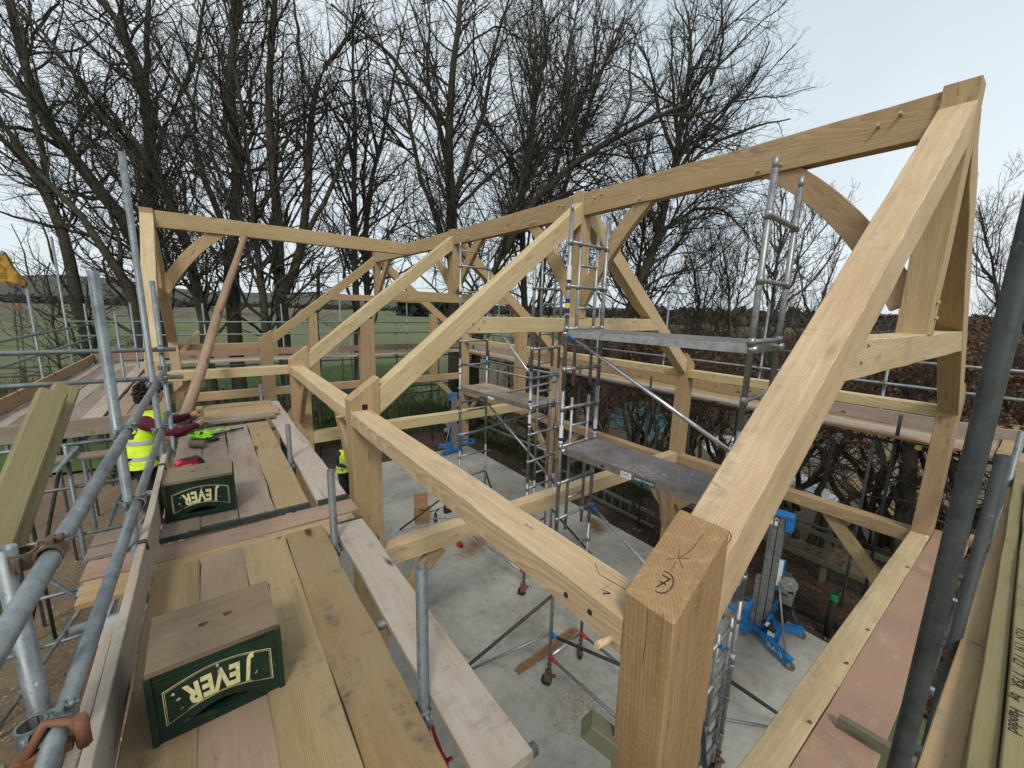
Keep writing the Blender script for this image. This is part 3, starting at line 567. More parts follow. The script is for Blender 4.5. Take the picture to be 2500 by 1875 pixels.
def base_plate(x, y, z, parent):
    b = MB(); b.box(x-.11, x+.11, y-.11, y+.11, z, z+.035); b.box(x-.075, x+.075, y-.075, y+.075, z+.035, z+.043); b.build('sole_board', FENCEW, parent)
def tb(p0, p1, parent, mat=GALV, name='tube', n=12): return tube(name, p0, p1, mat, parent, n=n)

SN = thing('tube_scaffold', 'galvanised tube scaffold with timber toe board alongside the near deck and beer crates', 'scaffold', (-1.6, 2.4, 0))
for x, y, z0, z1 in ((-1.615, 2.45, -.12, 5.42), (-1.60, 4.22, -.12, 6.46), (-1.60, 5.40, -.12, 5.48), (-1.662, 1.02, -.1, 4.60)): tb((x, y, z0), (x, y+.0, z1), SN, name='standard', n=20)
for x, y, z1 in ((-.578, .72, 4.29), (-.585, 2.15, 4.19), (-.585, 3.98, 4.05), (-.54, 7.14, 3.95)): tb((x, y, -.12), (x, y, z1), SN, GALVM, name='standard', n=20)
tb((-1.578, -.9, 4.56), (-1.578, 5.66, 4.515), SN, name='guard_rail', n=24); tb((-1.582, -.6, 4.135), (-1.582, 4.98, 4.085), SN, name='guard_rail', n=24)
tb((-5.2, 5.36, 4.745), (-1.47, 5.36, 4.73), SN, name='guard_rail'); tb((-5.2, 5.34, 4.425), (-1.43, 5.34, 4.415), SN, name='guard_rail')
for y, x0 in ((.35, -1.75), (2.16, -1.86), (3.95, -1.75), (5.55, -1.75), (7.1, -1.75)): tb((x0, y, 3.60), (-.28, y, 3.60), SN, name='transom')
tb((-.60, 1.30, 3.605), (-.33, 1.30, 3.605), SN, name='transom')
for z in (3.55, 2.0, .9):
    for x in (-1.64, -.60): tb((x, -1.5, z), (x, 7.4, z), SN, name='ledger')
tb((-1.66, -.8, 3.82), (-1.66, 1.75, 3.80), SN, RUSTO, 'guard_rail')
for p, a in (((-1.592, 5.40, 4.517), (0, 1, 0)), ((-1.592, 4.22, 4.526), (0, 1, 0)), ((-1.592, 2.45, 4.54), (0, 1, 0)), ((-1.60, 5.375, 4.74), (1, 0, 0)), ((-1.60, 5.365, 4.42), (1, 0, 0)), ((-1.595, 4.22, 4.095), (0, 1, 0)), ((-1.597, 2.45, 4.112), (0, 1, 0))): coupler(p, a, (0, 0, 1), SN)
coupler((-1.606, 1.02, 4.557), (0, 1, 0), (0, 0, 1), SN, CPM); coupler((-1.606, .86, 4.133), (0, 1, 0), (0, 0, 1), SN, CPM2)
tb((-1.60, .93, 4.60), (-1.10, 3.05, 2.2), SN, GALVD, 'brace') if False else None
b = MB(); b.box(-1.66, -1.55, .79, .82, 4.085, 4.11, .004); b.path([(-1.64, .80, 4.10), (-1.60, .83, 4.165), (-1.55, .82, 4.15), (-1.53, .80, 4.11)], .013, 8); b.cyl((-1.53, .80, 4.08), (-1.53, .80, 4.17), .016, 6); b.build('coupler', PAINTO, SN)
for y in (.72, 2.16, 3.98): coupler((-.585, y, 3.60), (1, 0, 0), (0, 0, 1), SN, CPM2)
def toe(x, y0, y1, z0, z1, t, mat, parent, name='toe_board'): return beam(name, (x, y0, (z0+z1)/2), (x, y1, (z0+z1)/2), t, z1-z0, mat, parent, c=.003)
toe(-1.572, -1.6, 4.06, 3.682, 3.905, .038, BRDP, SN); t2 = toe(-1.616, -1.6, 1.72, 3.66, 3.875, .036, BRDP, SN)
b = MB(); b.box(-1.6365, -1.5965, 1.54, 1.7225, 3.85, 3.8775); b.build('end_band', ALUB, SN)
def clip(p, parent):   # strap clip over the toe board
    b = MB(); x, y, z = p; b.path([(x-.06, y, z-.03), (x-.03, y, z+.004), (x+.02, y, z+.006), (x+.028, y, z-.05)], [(.02, .004)]*4, 8); b.path([(x-.12, y-.01, z-.06), (x-.05, y, z-.02)], .008, 6); b.build('toe_clip', GALVD, parent)
clip((-1.575, 2.35, 3.905), SN); clip((-1.575, 3.75, 3.905), SN)
for y in (-.5, 2.45, 5.4): base_plate(-1.615, y, -.15, SN)

# scaffold round the cross wing
SW = thing('tube_scaffold', 'tube scaffold with toe boards wrapped round the gable of the cross wing', 'scaffold', (-3, 10, 0))
toe(-3.73, 6.72, 15.0, 3.53, 3.755, .038, BRDN, SW)
beam('toe_board', (-4.9, 6.70, 3.64), (-1.9, 6.66, 3.64), .04, .225, BRD, SW, c=.003)
for y, z1 in ((6.6, 4.9), (8.75, 4.9), (10.95, 5.40), (13.2, 6.6), (15.3, 5.12)): tb((-3.78, y, -.15), (-3.78, y, z1), SW, name='standard')
for y, z1 in ((7.0, 3.7), (11.05, 4.96), (13.4, 5.18)): tb((-2.66, y, -.15), (-2.66, y, z1), SW, name='standard')
tb((-3.72, 6.2, 4.59), (-3.72, 15.45, 4.57), SW, name='guard_rail'); tb((-3.72, 6.2, 4.21), (-3.72, 15.35, 4.19), SW, name='guard_rail')
for y in (6.62, 8.7, 11.0, 13.2, 15.2): tb((-4.0, y, 3.45), (-1.9, y, 3.45), SW, name='transom')
for y, zz in ((6.55, 2.9), (6.55, 2.25), (6.55, 1.5), (6.6, .8)): tb((-4.6, y, zz+.02), (-1.45, y, zz), SW, name='ledger')
for x in (-3.84, -2.62):
    for z in (3.4, 1.9, .6): tb((x, 5.6, z), (x, 15.3, z), SW, name='ledger')
for x in (-1.95, -2.7, -3.3): tb((x, 6.5, -.15), (x, 6.5, 3.5), SW, name='standard'); base_plate(x, 6.5, -.16, SW)
tb((-3.75, 6.42, -.1), (-2.05, 6.42, 2.4), SW, name='brace'); tb((-2.0, 6.4, .1), (-3.6, 6.4, 2.8), SW, name='brace'); tb((-3.2, 4.6, -.1), (-1.9, 6.5, 2.6), SW, name='brace')
tb((-3.55, 8.22, -.15), (-3.55, 8.22, 3.4), SW, GALVD, 'standard'); base_plate(-3.55, 8.22, -.16, SW); tb((-3.86, 8.3, -.1), (-3.0, 8.1, 3.3), SW, GALVD, 'brace')
for y in (8.75, 10.95): coupler((-3.75, y, 4.58), (0, 1, 0), (0, 0, 1), SW); coupler((-3.75, y, 4.20), (0, 1, 0), (0, 0, 1), SW)
clip((-3.73, 9.3, 3.757), SW); clip((-3.73, 11.4, 3.757), SW)
GW = 'boards of the wing scaffold deck'
for i in range(5):
    x0 = -3.70+.232*i; board(x0, x0+.226, 6.74+.03*i, 14.7, 3.53-.003*(i % 2), 'weathered deck board beside the cross wing gable, %s' % ['along the outer toe board', 'second from the outer toe board', 'middle one of five', 'second from the gap', 'along the dark gap'][i], GW, BRD if i % 2 else BRDP)
for i in range(2):
    x0 = -2.50+.235*i; board(x0, x0+.225, 6.9, 12.4, 3.52, ['pinkish board between the dark gap and the cross wing, outer of two', 'pinkish board between the dark gap and the cross wing, against the gable'][i], GW, BRDR)
board(-3.0, -2.2, 6.30, 6.52, 3.35, 'short board end under the crosswise toe board of the wing scaffold', GW, BRD)
board(-5.0, -3.4, 6.2, 6.43, 3.36, 'board at the lower left below the crosswise toe board of the wing scaffold', GW, BRDN)
board(-6.2, -4.0, 7.1, 7.33, 3.45, 'bright yellowish board at the left edge beyond the treated timbers', GW, BRDN)

# scaffold behind the back truss
SB = thing('tube_scaffold', 'long tube scaffold with two guard rails behind the back truss, before the trees', 'scaffold', (3, 14.5, 0))
beam('toe_board', (-3.7, 15.02, 3.69), (2.6, 15.02, 3.69), .038, .225, BRDR, SB); beam('toe_board', (2.65, 15.02, 3.69), (8.3, 15.02, 3.69), .038, .225, BRD, SB)
tb((-4.1, 15.1, 4.645), (8.5, 15.1, 4.64), SB, name='guard_rail'); tb((-3.95, 15.1, 4.26), (8.5, 15.1, 4.24), SB, name='guard_rail')
for u, z1 in ((690, 5.25), (832, 6.35), (855, 4.5), (966, 5.1), (994, 5.6), (1070, 5.1), (500, 5.2), (1245, 5.3)):
    p = at(u, 800, 1); t = (15.15-CAM.y)/(p.y-CAM.y); x = CAM.x+(p.x-CAM.x)*t; tb((x, 15.15, -.2), (x, 15.15, z1), SB, name='standard')
for x in (-1.2, .2, 1.6, 3.0, 4.4, 5.8): tb((x, 13.95, -.2), (x, 13.95, 3.55), SB, GALVD, 'standard'); tb((x, 13.8, 3.47), (x, 15.3, 3.47), SB, GALVD, 'transom')
for z in (3.42, 2.0): tb((-3.6, 13.9, z), (8.4, 13.9, z), SB, GALVD, 'ledger'); tb((-3.6, 15.2, z), (8.4, 15.2, z), SB, GALVD, 'ledger')
for x in (-1.2, 1.6, 4.4, 5.8): base_plate(x, 13.95, -.2, SB)
for x, u in ((0, 1),): tb((.2, 13.9, .1), (1.6, 13.9, 3.3), SB, GALVD, 'brace'); tb((3.0, 13.9, 3.3), (4.4, 13.9, .1), SB, GALVD, 'brace')
GB = 'boards of the back scaffold deck'
for i in range(4):
    for k, (x0, x1) in enumerate(((-3.2, 2.4), (2.45, 8.0))):
        board(x0, x1, 14.02+.24*i, 14.25+.24*i, 3.53, 'pale scaffold board behind the back truss, %s, %s' % (['nearest the frame', 'second from the frame', 'second from the toe board', 'under the toe board'][i], ['wing half', 'hedge half'][k]), GB, [BRDP, BRDP, BRDN, BRD][i])

# scaffold along the far wall
SF = thing('tube_scaffold', 'tube scaffold with boarded deck along the far wall, in front of the beech hedge', 'scaffold', (7.6, 6, 0))
for a, b_, m in ((-1.4, 2.4, BRDP), (2.42, 6.3, BRDN), (6.32, 10.6, BRDR), (10.62, 15.0, BRDP)): toe(8.07, a, b_, 3.53, 3.752, .038, m, SF)
tb((8.12, -1.8, 4.60), (8.12, 3.2, 4.60), SF, name='guard_rail'); tb((8.13, 3.0, 4.59), (8.13, 15.2, 4.62), SF, name='guard_rail'); tb((8.12, -1.8, 4.19), (8.12, 15.2, 4.23), SF, name='guard_rail')
for y, z1 in ((-.9, 5.0), (1.05, 4.95), (3.05, 5.55), (5.35, 5.7), (7.6, 5.5), (10.2, 5.4), (12.8, 5.5), (15.0, 5.4)): tb((8.18, y, -.2), (8.18, y, z1), SF, name='standard')
for y, z1 in ((.62, 3.85), (2.85, 3.78), (5.0, 3.80), (7.3, 3.8), (9.6, 3.75), (12.0, 3.75)): tb((7.2, y, -.2), (7.2, y, z1), SF, GALVD, 'standard'); tb((7.05, y+.1, 3.45), (8.35, y+.1, 3.45), SF, GALVD, 'transom'); base_plate(7.2, y, -.2, SF)
for z in (3.40, 1.62): tb((7.24, -1.8, z), (7.24, 15.2, z), SF, GALVD, 'ledger'); tb((8.22, -1.8, z), (8.22, 15.2, z), SF, GALVD, 'ledger')
for y, s in ((.62, 1), (2.85, 1), (7.3, 1)): tb((7.2, y, 1.55), (8.25, y+.25, 1.75), SF, GALVD, 'transom')
tb((7.26, 5.0, .1), (7.26, 7.3, 3.3), SF, GALVD, 'brace'); tb((7.26, 9.6, 3.3), (7.26, 12.0, .1), SF, GALVD, 'brace'); tb((8.2, 4.4, -.1), (7.3, 4.0, 2.9), SF, GALVD, 'brace'); tb((7.9, 3.6, -.1), (7.3, 4.3, 2.9), SF, GALVD, 'brace')
for y in (1.05, 3.05, 5.35): coupler((8.15, y, 4.21), (0, 1, 0), (0, 0, 1), SF); coupler((8.15, y, 4.6), (0, 1, 0), (0, 0, 1), SF)
b = MB(); b.cyl((7.055, .35, 3.44), (7.045, .35, 3.44), .04, 16); b.build('end_cap', YELD, SF)
GF = 'boards of the far scaffold deck'
for i in range(4):
    for k, (y0, y1) in enumerate(((-1.5, 2.55), (2.58, 6.45), (6.48, 10.9), (10.93, 13.95))):
        board(7.13+.232*i, 7.355+.232*i, y0, y1, 3.53-.002*((i+k) % 2), 'far wall deck board %s, %s' % (['on the inner edge', 'second from the inner edge', 'second from the toe board', 'beside the toe board'][i], ['bay by the near gable', 'bay behind the nearer tower', 'bay behind the farther tower', 'bay at the back corner'][k]), GF, [BRDN, BRDP, BRDP, BRDN][(i+k) % 4])

# scaffold across the near gable, at the right of the picture
SG = thing('tube_scaffold', 'dark upright tubes of the scaffold in front of the near gable, closest to the camera', 'scaffold', (3, -.7, 0))
for x, y, z1, m in ((.447, -.528, 8.4, GALVD), (1.82, -.545, 4.66, GALVD), (5.1, -.55, 4.25, GALV), (7.0, -.6, 4.9, GALVD)): tb((x, y, -.12), (x, y, z1), SG, m, 'standard', 28)
for z, y in ((3.60, -.60), (2.25, -.42), (1.2, -.6)): tb((.1 if z > 3 else .4, y, z), (8.3, y, z), SG, GALVD, 'ledger')
for x in (.95, 1.9, 3.4, 5.15, 7.0): tb((x, -.60, 2.27), (x, -.02, 2.27), SG, GALV, 'transom'); tb((x, -1.6, 3.6), (x, -.5, 3.6), SG, GALV, 'transom')
coupler((1.82, -.57, 3.56), (1, 0, 0), (0, 0, 1), SG, CPM); coupler((1.86, -.50, 3.20), (1, 0, 0), (0, 1, 0), SG, CPM)
beam('packing_block', (3.5, -.585, 3.59), (3.5, -.45, 3.59), .10, .07, BRDN, SG)
GG = 'boards of the near gable scaffold'
board(.40, 7.0, -.345, -.004, 2.326, 'wide dusty pink board lying against the near gable rail', GG, PINKPLY, t=.03)
board(.25, 6.9, -.655, -.560, 3.683, 'long brown board edge on, along the inside of the right hand deck', GG, BRDN, t=.04)
board(6.9, 9.6, -.60, -.37, 3.60, 'board end bridging to the far deck at the right edge', GG, BRDN); board(6.9, 9.6, -.36, -.13, 3.57, 'second board end bridging to the far deck, by the gable post', GG, BRDR)
# treated timbers lying on that deck, printed along the top
def timber(p0, p1, w, h, label, mat=TREAT): return tag(beam('treated_timber', p0, p1, w, h, mat, None, c=.004), label, 'timber', 'treated timbers stacked at the right edge')
timber((.2, -.702, 3.731), (5.9, -.596, 3.731), .066, .09, 'greenish treated timber with a dark stained near end, inner one at the right edge', TREAT)
tq = timber((.15, -.792, 3.745), (4.9, -.702, 3.745), .10, .12, 'treated timber with black print along its top at the right edge')
for wd, xx in (('Handed', 1.15), ('by', 1.305), ('7 75R', 1.44), ('7 Z7', 1.60), ('1.91', 1.72), ('KILN', 1.85)): text(wd, .05, axes((xx, -.741+.019*(xx-1.45), 3.8072), (-1, -.019, 0), (.019, -1, 0)), INK, tq, 'printed_lettering')
tag(beam('timber_offcut', (2.36, -.66, 2.376), (2.30, -.10, 2.376), .05, .095, FENCEW, None), 'greenish timber offcut on edge lying across the dusty pink board', 'timber')
tag(beam('timber_offcut', (-.055, .29, 3.62), (.43, -.28, 3.15), .08, .08, FENCEW, None), 'short dark sawn timber end sticking out beside the nearest oak post', 'timber')
# two treated timbers standing on end against the left guard rail
c1, c2 = at(128, 962, 1.62), at(8, 1262, 1.30)
dvec = (c2-c1).normalized()
t1 = tag(beam('treated_timber', c1, c1+dvec*1.9, .046, .082, TREAT, None, up=(.55, .8, .25), c=.007), 'front treated timber standing on end by the left guard rail, lower of two', 'timber', 'treated timbers stood on end')
d1 = at(160, 948, 1.72); t2_ = tag(beam('treated_timber', d1, d1+dvec*2.1, .046, .082, TREAT, None, up=(.55, .8, .25), c=.007), 'treated timber with a mark on its end, behind its twin by the left guard rail', 'timber', 'treated timbers stood on end')
mt = WM[t2_]; text('C24', .034, axes(d1-dvec*.002, tuple(mt.to_3x3() @ Vector((0, -.2, 1))*-1 if (mt.to_3x3() @ Vector((0, 0, 1))).dot(CR) < 0 else mt.to_3x3() @ Vector((0, 0, 1))), tuple(-FWD.cross(dvec).cross(dvec)*-1)) if False else Matrix.Translation(d1-dvec*.002) @ frame((0, 0, 0), mt.to_3x3() @ Vector((0, 0, -1)), -dvec), INK, t2_, 'stamped_lettering')
# ------------------------------------------------------------------ aluminium access towers
def castor(p, z, parent, ang=0):
    x, y = p; M = Matrix.Translation((x, y, 0)) @ Matrix.Rotation(ang, 4, 'Z')
    b = MB(); b.cyl((0, 0, .26), (0, 0, z), .019, 10, M=M); b.cyl((0, 0, .225), (0, 0, .27), .033, 12, M=M); b.box(-.04, .06, -.035, -.028, .08, .225, M=M); b.box(-.04, .06, .028, .035, .08, .225, M=M); b.box(-.04, .05, -.035, .035, .215, .228, M=M)
    b.box(-.10, -.04, -.03, .03, .17, .18, M=M); b.cyl((0, 0, .33), (0, 0, .35), .035, 8, M=M); fk = b.build('castor', RUSTY, parent)
    w = MB(); w.cyl((.03, -.024, .077), (.03, .024, .077), .077, 20, M=M); w.cyl((.03, -.03, .077), (.03, .03, .077), .03, 12, M=M); w.build('wheel', BLACK, fk)
def ladder_frame(name, a, b_, z0, z1, parent, ladder=True, step=.5, first=None, mat=ALU):
    "end frame between legs a and b: outer tubes, full rungs, inner ladder stiles with short rungs between"
    a = Vector((*a, 0)); b_ = Vector((*b_, 0)); m = MB(); e = (b_-a).normalized(); L = (b_-a).length
    P = lambda s, z: a+e*s+Vector((0, 0, z))
    for s in (0, L):
        m.cyl(P(s, z0), P(s, z1), .0254, 14); m.cyl(P(s, z1-.01), P(s, z1+.09), .021, 12)
    zs = []; z = first
    while z < z1: zs.append(z); z += step
    for z in zs:
        m.cyl(P(0, z), P(L, z), .0215, 12)
        for s in (0, L): m.cyl(P(s, z-.035), P(s, z+.035), .032, 14)
    if ladder:
        s0, s1 = L*.26, L*.74
        for s in (s0, s1): m.cyl(P(s, z0+.04), P(s, min(z1, zs[-1]+.12)), .0215, 12)
        for z in zs:
            for q in (z+.25,):
                if q < z1-.1: m.cyl(P(s0, q), P(s1, q), .019, 10)
            for s in (s0, s1): m.cyl(P(s, z-.03), P(s, z+.03), .028, 12)
        if z0+.1 < zs[0]-.25: m.cyl(P(s0, zs[0]-.25), P(s1, zs[0]-.25), .019, 10)
    fr = m.build(name, mat, parent)
    return fr
def sticker(p, e, up, w, h, mat, parent, name='sticker'):
    b = MB(); M = axes(p, e, up); b.box(-w/2, w/2, -h/2, h/2, 0, .0012, M=M); return b.build(name, mat, parent)
def leg_label(x, y, z0, z1, parent):
    b = MB(); b.cyl((x, y, z0), (x, y, z1), .0262, 14, cap=False); o = b.build('paper_label', WHITE, parent)
    b = MB(); b.cyl((x, y, z0+(z1-z0)*.12), (x, y, z0+(z1-z0)*.30), .0265, 14, cap=False); b.build('label_print', NAVY, o)
def brace_tube(p0, p1, parent, mat=ALU, clip=BLUEC, name='brace', r=.021, both=True):
    m = MB(); m.cyl(p0, p1, r, 12); o = m.build(name, mat, parent); p0, p1 = Vector(p0), Vector(p1); d = (p1-p0).normalized()
    if clip is not None:
        for q, s in ((p0, 1), (p1, -1)) if both else ((p0, 1),):
            c = MB(); c.cyl(q-d*s*.015, q+d*s*.075, .028, 12); c.cyl(q-d*s*.02+Vector((0, 0, -.035)), q-d*s*.02+Vector((0, 0, .035)), .026, 10); c.build('hook', clip, o)
    return o
def platform(a, b_, c, d, z, parent, mat=DECK):
    "deck on an aluminium edge frame; a-b is the front long edge, d-c the back one"
    A, B, Cc, Dd = [Vector((*q, z)) for q in (a, b_, c, d)]; m = MB()
    m.add([A, B, Cc, Dd, *[q-Vector((0, 0, .014)) for q in (A, B, Cc, Dd)]], [(0, 1, 2, 3), (7, 6, 5, 4), (0, 4, 5, 1), (1, 5, 6, 2), (2, 6, 7, 3), (3, 7, 4, 0)]); o = m.build('platform', mat, parent)
    f = MB()
    for p, q in ((A, B), (B, Cc), (Cc, Dd), (Dd, A)):
        e = (q-p); n = Vector((e.y, -e.x, 0)).normalized()*.006; lo, hi = Vector((0, 0, -.088)), Vector((0, 0, -.004))
        f.add([p-n+lo, q-n+lo, q+n+lo, p+n+lo, p-n+hi, q-n+hi, q+n+hi, p+n+hi], [(0, 1, 2, 3), (7, 6, 5, 4), (0, 4, 5, 1), (1, 5, 6, 2), (2, 6, 7, 3), (3, 7, 4, 0)])
    for q, s in ((A, B), (B, A), (Dd, Cc), (Cc, Dd)):
        dd = (q-s).normalized(); f.cyl(q-dd*.02+Vector((0, 0, -.05)), q+dd*.055+Vector((0, 0, -.05)), .03, 12)
    f.build('platform_frame', ALUB, o)
    h = MB(); mid = (A+B+Cc+Dd)/4; e = (Cc-B).normalized(); h.add([(A+B)/2+Vector((-.003, 0, .001)), (A+B)/2+Vector((.003, 0, .001)), (Cc+Dd)/2+Vector((.003, 0, .001)), (Cc+Dd)/2+Vector((-.003, 0, .001))], [(0, 1, 2, 3)]); h.build('hatch_seam', INSIDE, o)
    return o
TA = thing('scaffold_tower', 'aluminium access tower with two platforms, nearest the camera, inside the oak frame', 'scaffold tower', (2.7, 1.95, 0), 'mobile access towers')
A1, A2, A3, A4 = (2.31, 2.945), (2.995, 2.99), (2.45, .90), (3.135, .955)
for z0, z1, f, lad in ((2.33, 4.30, 2.573, True), (4.31, 6.40, 4.565, True)): ladder_frame('ladder_frame', A1, A2, z0, z1, TA, lad, .5, f)
ladder_frame('base_frame', A1, A2, .32, 2.30, TA, False, .5, 1.55); ladder_frame('base_frame', A3, A4, .32, 2.30, TA, True, .5, .573)
for z0, z1, f in ((2.33, 4.30, 2.573), (4.31, 6.40, 4.565)): ladder_frame('end_frame', A3, A4, z0, z1, TA, z0 < 3, .5, f)
for i, (p, an) in enumerate(((A1, 2.2), (A2, 1.0), (A3, .4), (A4, 2.8))): castor(p, .5, TA, an)
platform(A3, A1, A2, A4, 5.055, TA); pl = platform((2.47, .93), (2.33, 2.90), (2.98, 2.94), (3.115, .98), 3.575, TA)
fr0 = Vector((2.33, 2.90, 0)); fe = (Vector((2.47, .93, 0))-fr0).normalized(); fup = Vector((0, 0, 1)); fn = fe.cross(fup)
def on_side(s, dz, z, off=.0075): return fr0+fe*s+Vector((0, 0, z+dz))+Vector((-abs(fn.x), -abs(fn.y)*(1 if fn.y*fn.x > 0 else -1), 0)).normalized()*off
def side_label(s, z, w, h, mat, txt=None, tmat=WHITE, ts=.03, parent=None):
    p = on_side(s, -.055, z); o = sticker(p, fe, fup, w, h, mat, parent)
    nrm = fe.cross(fup)
    if txt: text(txt, ts, axes(p+Vector((nrm.x, nrm.y, 0))*.0016, fe, fup), tmat, o)
for s, w, m, t_, tm in ((.92, .13, WHITE, 'SWL', INK), (1.14, .26, TEALL, 'EURO TOWERS', WHITE)): side_label(s, 3.575, w, .062, m, t_, tm, .05 if t_ == 'SWL' else .034, pl)
up_ = [o for o in WM if o.name.startswith('platform') and o.parent == TA][0]
for s, w, m, t_, tm, h in ((.60, .09, NAVY, None, None, .075), (.72, .15, NAVY, None, None, .07), (.94, .22, TEALL, 'EURO TOWERS LTD', WHITE, .05)): side_label(s, 5.055, w, h, m, t_, tm, .026, up_)
for k in range(3):
    p = on_side(.72, -.035-.02*k, 5.055, .0095); sticker(p, fe, fup, .10, .008, YELD, up_, 'sticker_print')
for s in (1.25, 1.62): side_label(s, 5.055, .10, .03, IRON, parent=up_)
side_label(.60, 3.575, .035, .03, NAVY, parent=pl)
brace_tube((2.33, 2.88, 4.98), (2.50, .86, 4.03), TA, ALUB); brace_tube((3.0, 2.93, 2.55), (3.16, 1.02, 1.58), TA, ALUB)
brace_tube((2.32, 2.90, .83), (2.46, .95, 1.5), TA, GALVD, BLUEC); brace_tube((2.32, 2.9, .46), (2.46, .95, .46), TA, ALU, REDC); brace_tube((2.99, 2.95, .46), (3.13, 1.0, .46), TA, ALU, REDC)
brace_tube(Vector((*A1, .47)), Vector((*A2, .47)), TA, ALUB, None); brace_tube((2.99, 2.94, 1.45), (3.1, 1.0, 2.3), TA, GALVD, None)
for p, q, k in (((*A1, 1.45), (1.05, 3.75, .05), 0), ((*A1, .85), (1.4, 3.55, .3), 1), ((*A2, 1.35), (3.85, 3.8, .05), 0), ((*A4, 1.3), (4.55, .50, .03), 0), ((*A4, .78), (4.1, .62, .28), 1), ((*A3, 1.35), (1.7, .2, .05), 0)): brace_tube(p, q, TA, GALVD if k == 0 else ALU, None, 'stabiliser', .022 if k == 0 else .018)
for x, y, z0, z1 in ((*A1, 5.57, 5.80), (*A1, 3.63, 3.86), (*A2, 3.64, 3.84), (*A4, 1.5, 1.65)): leg_label(x, y, z0, z1, TA)
b = MB(); b.cyl((*A1, 5.25), (*A1, 5.42), .027, 14, cap=False); ob = b.build('navy_label', NAVY, TA); b = MB(); b.cyl((*A1, 5.31), (*A1, 5.37), .0274, 14, cap=False); b.build('label_print', YELD, ob)
b = MB(); q = Vector((A1[0], A1[1], 5.21)); d_ = (CAM-q); d_.z = 0; d_.normalize(); M = axes(q+d_*.028, (d_.y*-1, d_.x, 0), (0, 0, 1))
for r0, r1, m in ((.036, .030, YELD), (.030, 0, NAVY)):
    c = MB(); c.lathe([(r0, 0.0), (r0, .002), (r1, .002), (0, .002)], 20, M=M if m is YELD else M @ Matrix.Translation((0, 0, .0008))); c.build('round_label', m, ob)
brace_tube((*A1, 4.56), (*A3, 4.56), TA, ALU, None, 'guard_rail') if False else None

TBW = thing('scaffold_tower', 'aluminium access tower with one dusty platform, farther from the camera, by the back truss', 'scaffold tower', (3.4, 5.7, 0), 'mobile access towers')
B1_, B2_, B3_, B4_ = (3.17, 4.615), (3.88, 4.71), (2.99, 6.72), (3.70, 6.79)
ladder_frame('ladder_frame', B1_, B2_, 2.25, 4.25, TBW, True, .5, 2.633); ladder_frame('ladder_frame', B1_, B2_, 4.26, 6.25, TBW, True, .5, 4.63); ladder_frame('base_frame', B1_, B2_, .32, 2.24, TBW, True, .5, .63)
ladder_frame('end_frame', B3_, B4_, 2.25, 4.25, TBW, False, .5, 2.60); ladder_frame('end_frame', B3_, B4_, 4.26, 6.45, TBW, False, .5, 4.60); ladder_frame('base_frame', B3_, B4_, .32, 2.24, TBW, False, .5, .60)
for p, an in ((B1_, 2.5), (B2_, .5), (B3_, 1.0), (B4_, 2.0)): castor(p, .5, TBW, an)
m = MB(); m.cyl((*B3_, 6.40), (*B4_, 6.40), .013, 8); m.build('guard_rail', ALU, TBW)
platform(B3_, B1_, B2_, B4_, 3.66, TBW, DECK2)
brace_tube((3.15, 4.64, 4.14), (3.0, 6.70, 4.14), TBW, ALU, None); brace_tube((3.19, 4.66, 4.20), (3.72, 6.76, 5.1), TBW, ALUB, BLUEC); brace_tube((3.86, 4.73, 4.14), (3.70, 6.76, 4.14), TBW, ALU, BLUEC); brace_tube((3.90, 4.75, 4.0), (3.0, 6.72, 3.3), TBW, ALU, None)
brace_tube((3.15, 4.66, 2.72), (3.68, 6.74, 3.58), TBW, ALU, BLUEC) if False else brace_tube((3.86, 4.70, 2.1), (3.35, 6.74, 3.58), TBW, ALUB, BLUEC)
brace_tube((3.02, 6.66, 2.58), (3.86, 4.76, 3.55), TBW, GALV, BLUEC); brace_tube((3.70, 6.76, 2.66), (3.88, 4.74, 2.62), TBW, ALU, None); brace_tube((3.12, 6.74, 3.56), (3.7, 6.79, 3.58), TBW, ALU, BLUEC)
brace_tube((3.17, 4.64, .46), (3.0, 6.7, .46), TBW, ALU, REDC); brace_tube((3.87, 4.74, .46), (3.70, 6.78, .46), TBW, ALU, REDC); brace_tube((3.86, 4.74, .6), (3.05, 6.7, 1.6), TBW, ALU, BLUEC)
for p, q, k in (((*B4_, 1.6), (4.65, 7.6, .05), 0), ((*B3_, 1.45), (2.1, 8.0, .05), 0), ((*B3_, .7), (2.35, 7.7, .35), 1), ((*B2_, 1.5), (4.9, 4.0, .05), 0), ((*B4_, .65), (4.4, 7.35, .4), 1)): brace_tube(p, q, TBW, GALVD if k == 0 else ALU, None, 'stabiliser', .022 if k == 0 else .018)
for x, y, z0, z1 in ((*B1_, 3.68, 3.92), (*B1_, 3.28, 3.5), (*B3_, 3.9, 4.05), (*B3_, 5.5, 5.75)): leg_label(x, y, z0, z1, TBW)
p = (Vector((*B1_, 3.60))+Vector((*B3_, 3.60)))/2+Vector((-.012, -.003, 0)); sticker(p, Vector((*B1_, 0))-Vector((*B3_, 0)), (0, 0, 1), .2, .05, WHITE, TBW)

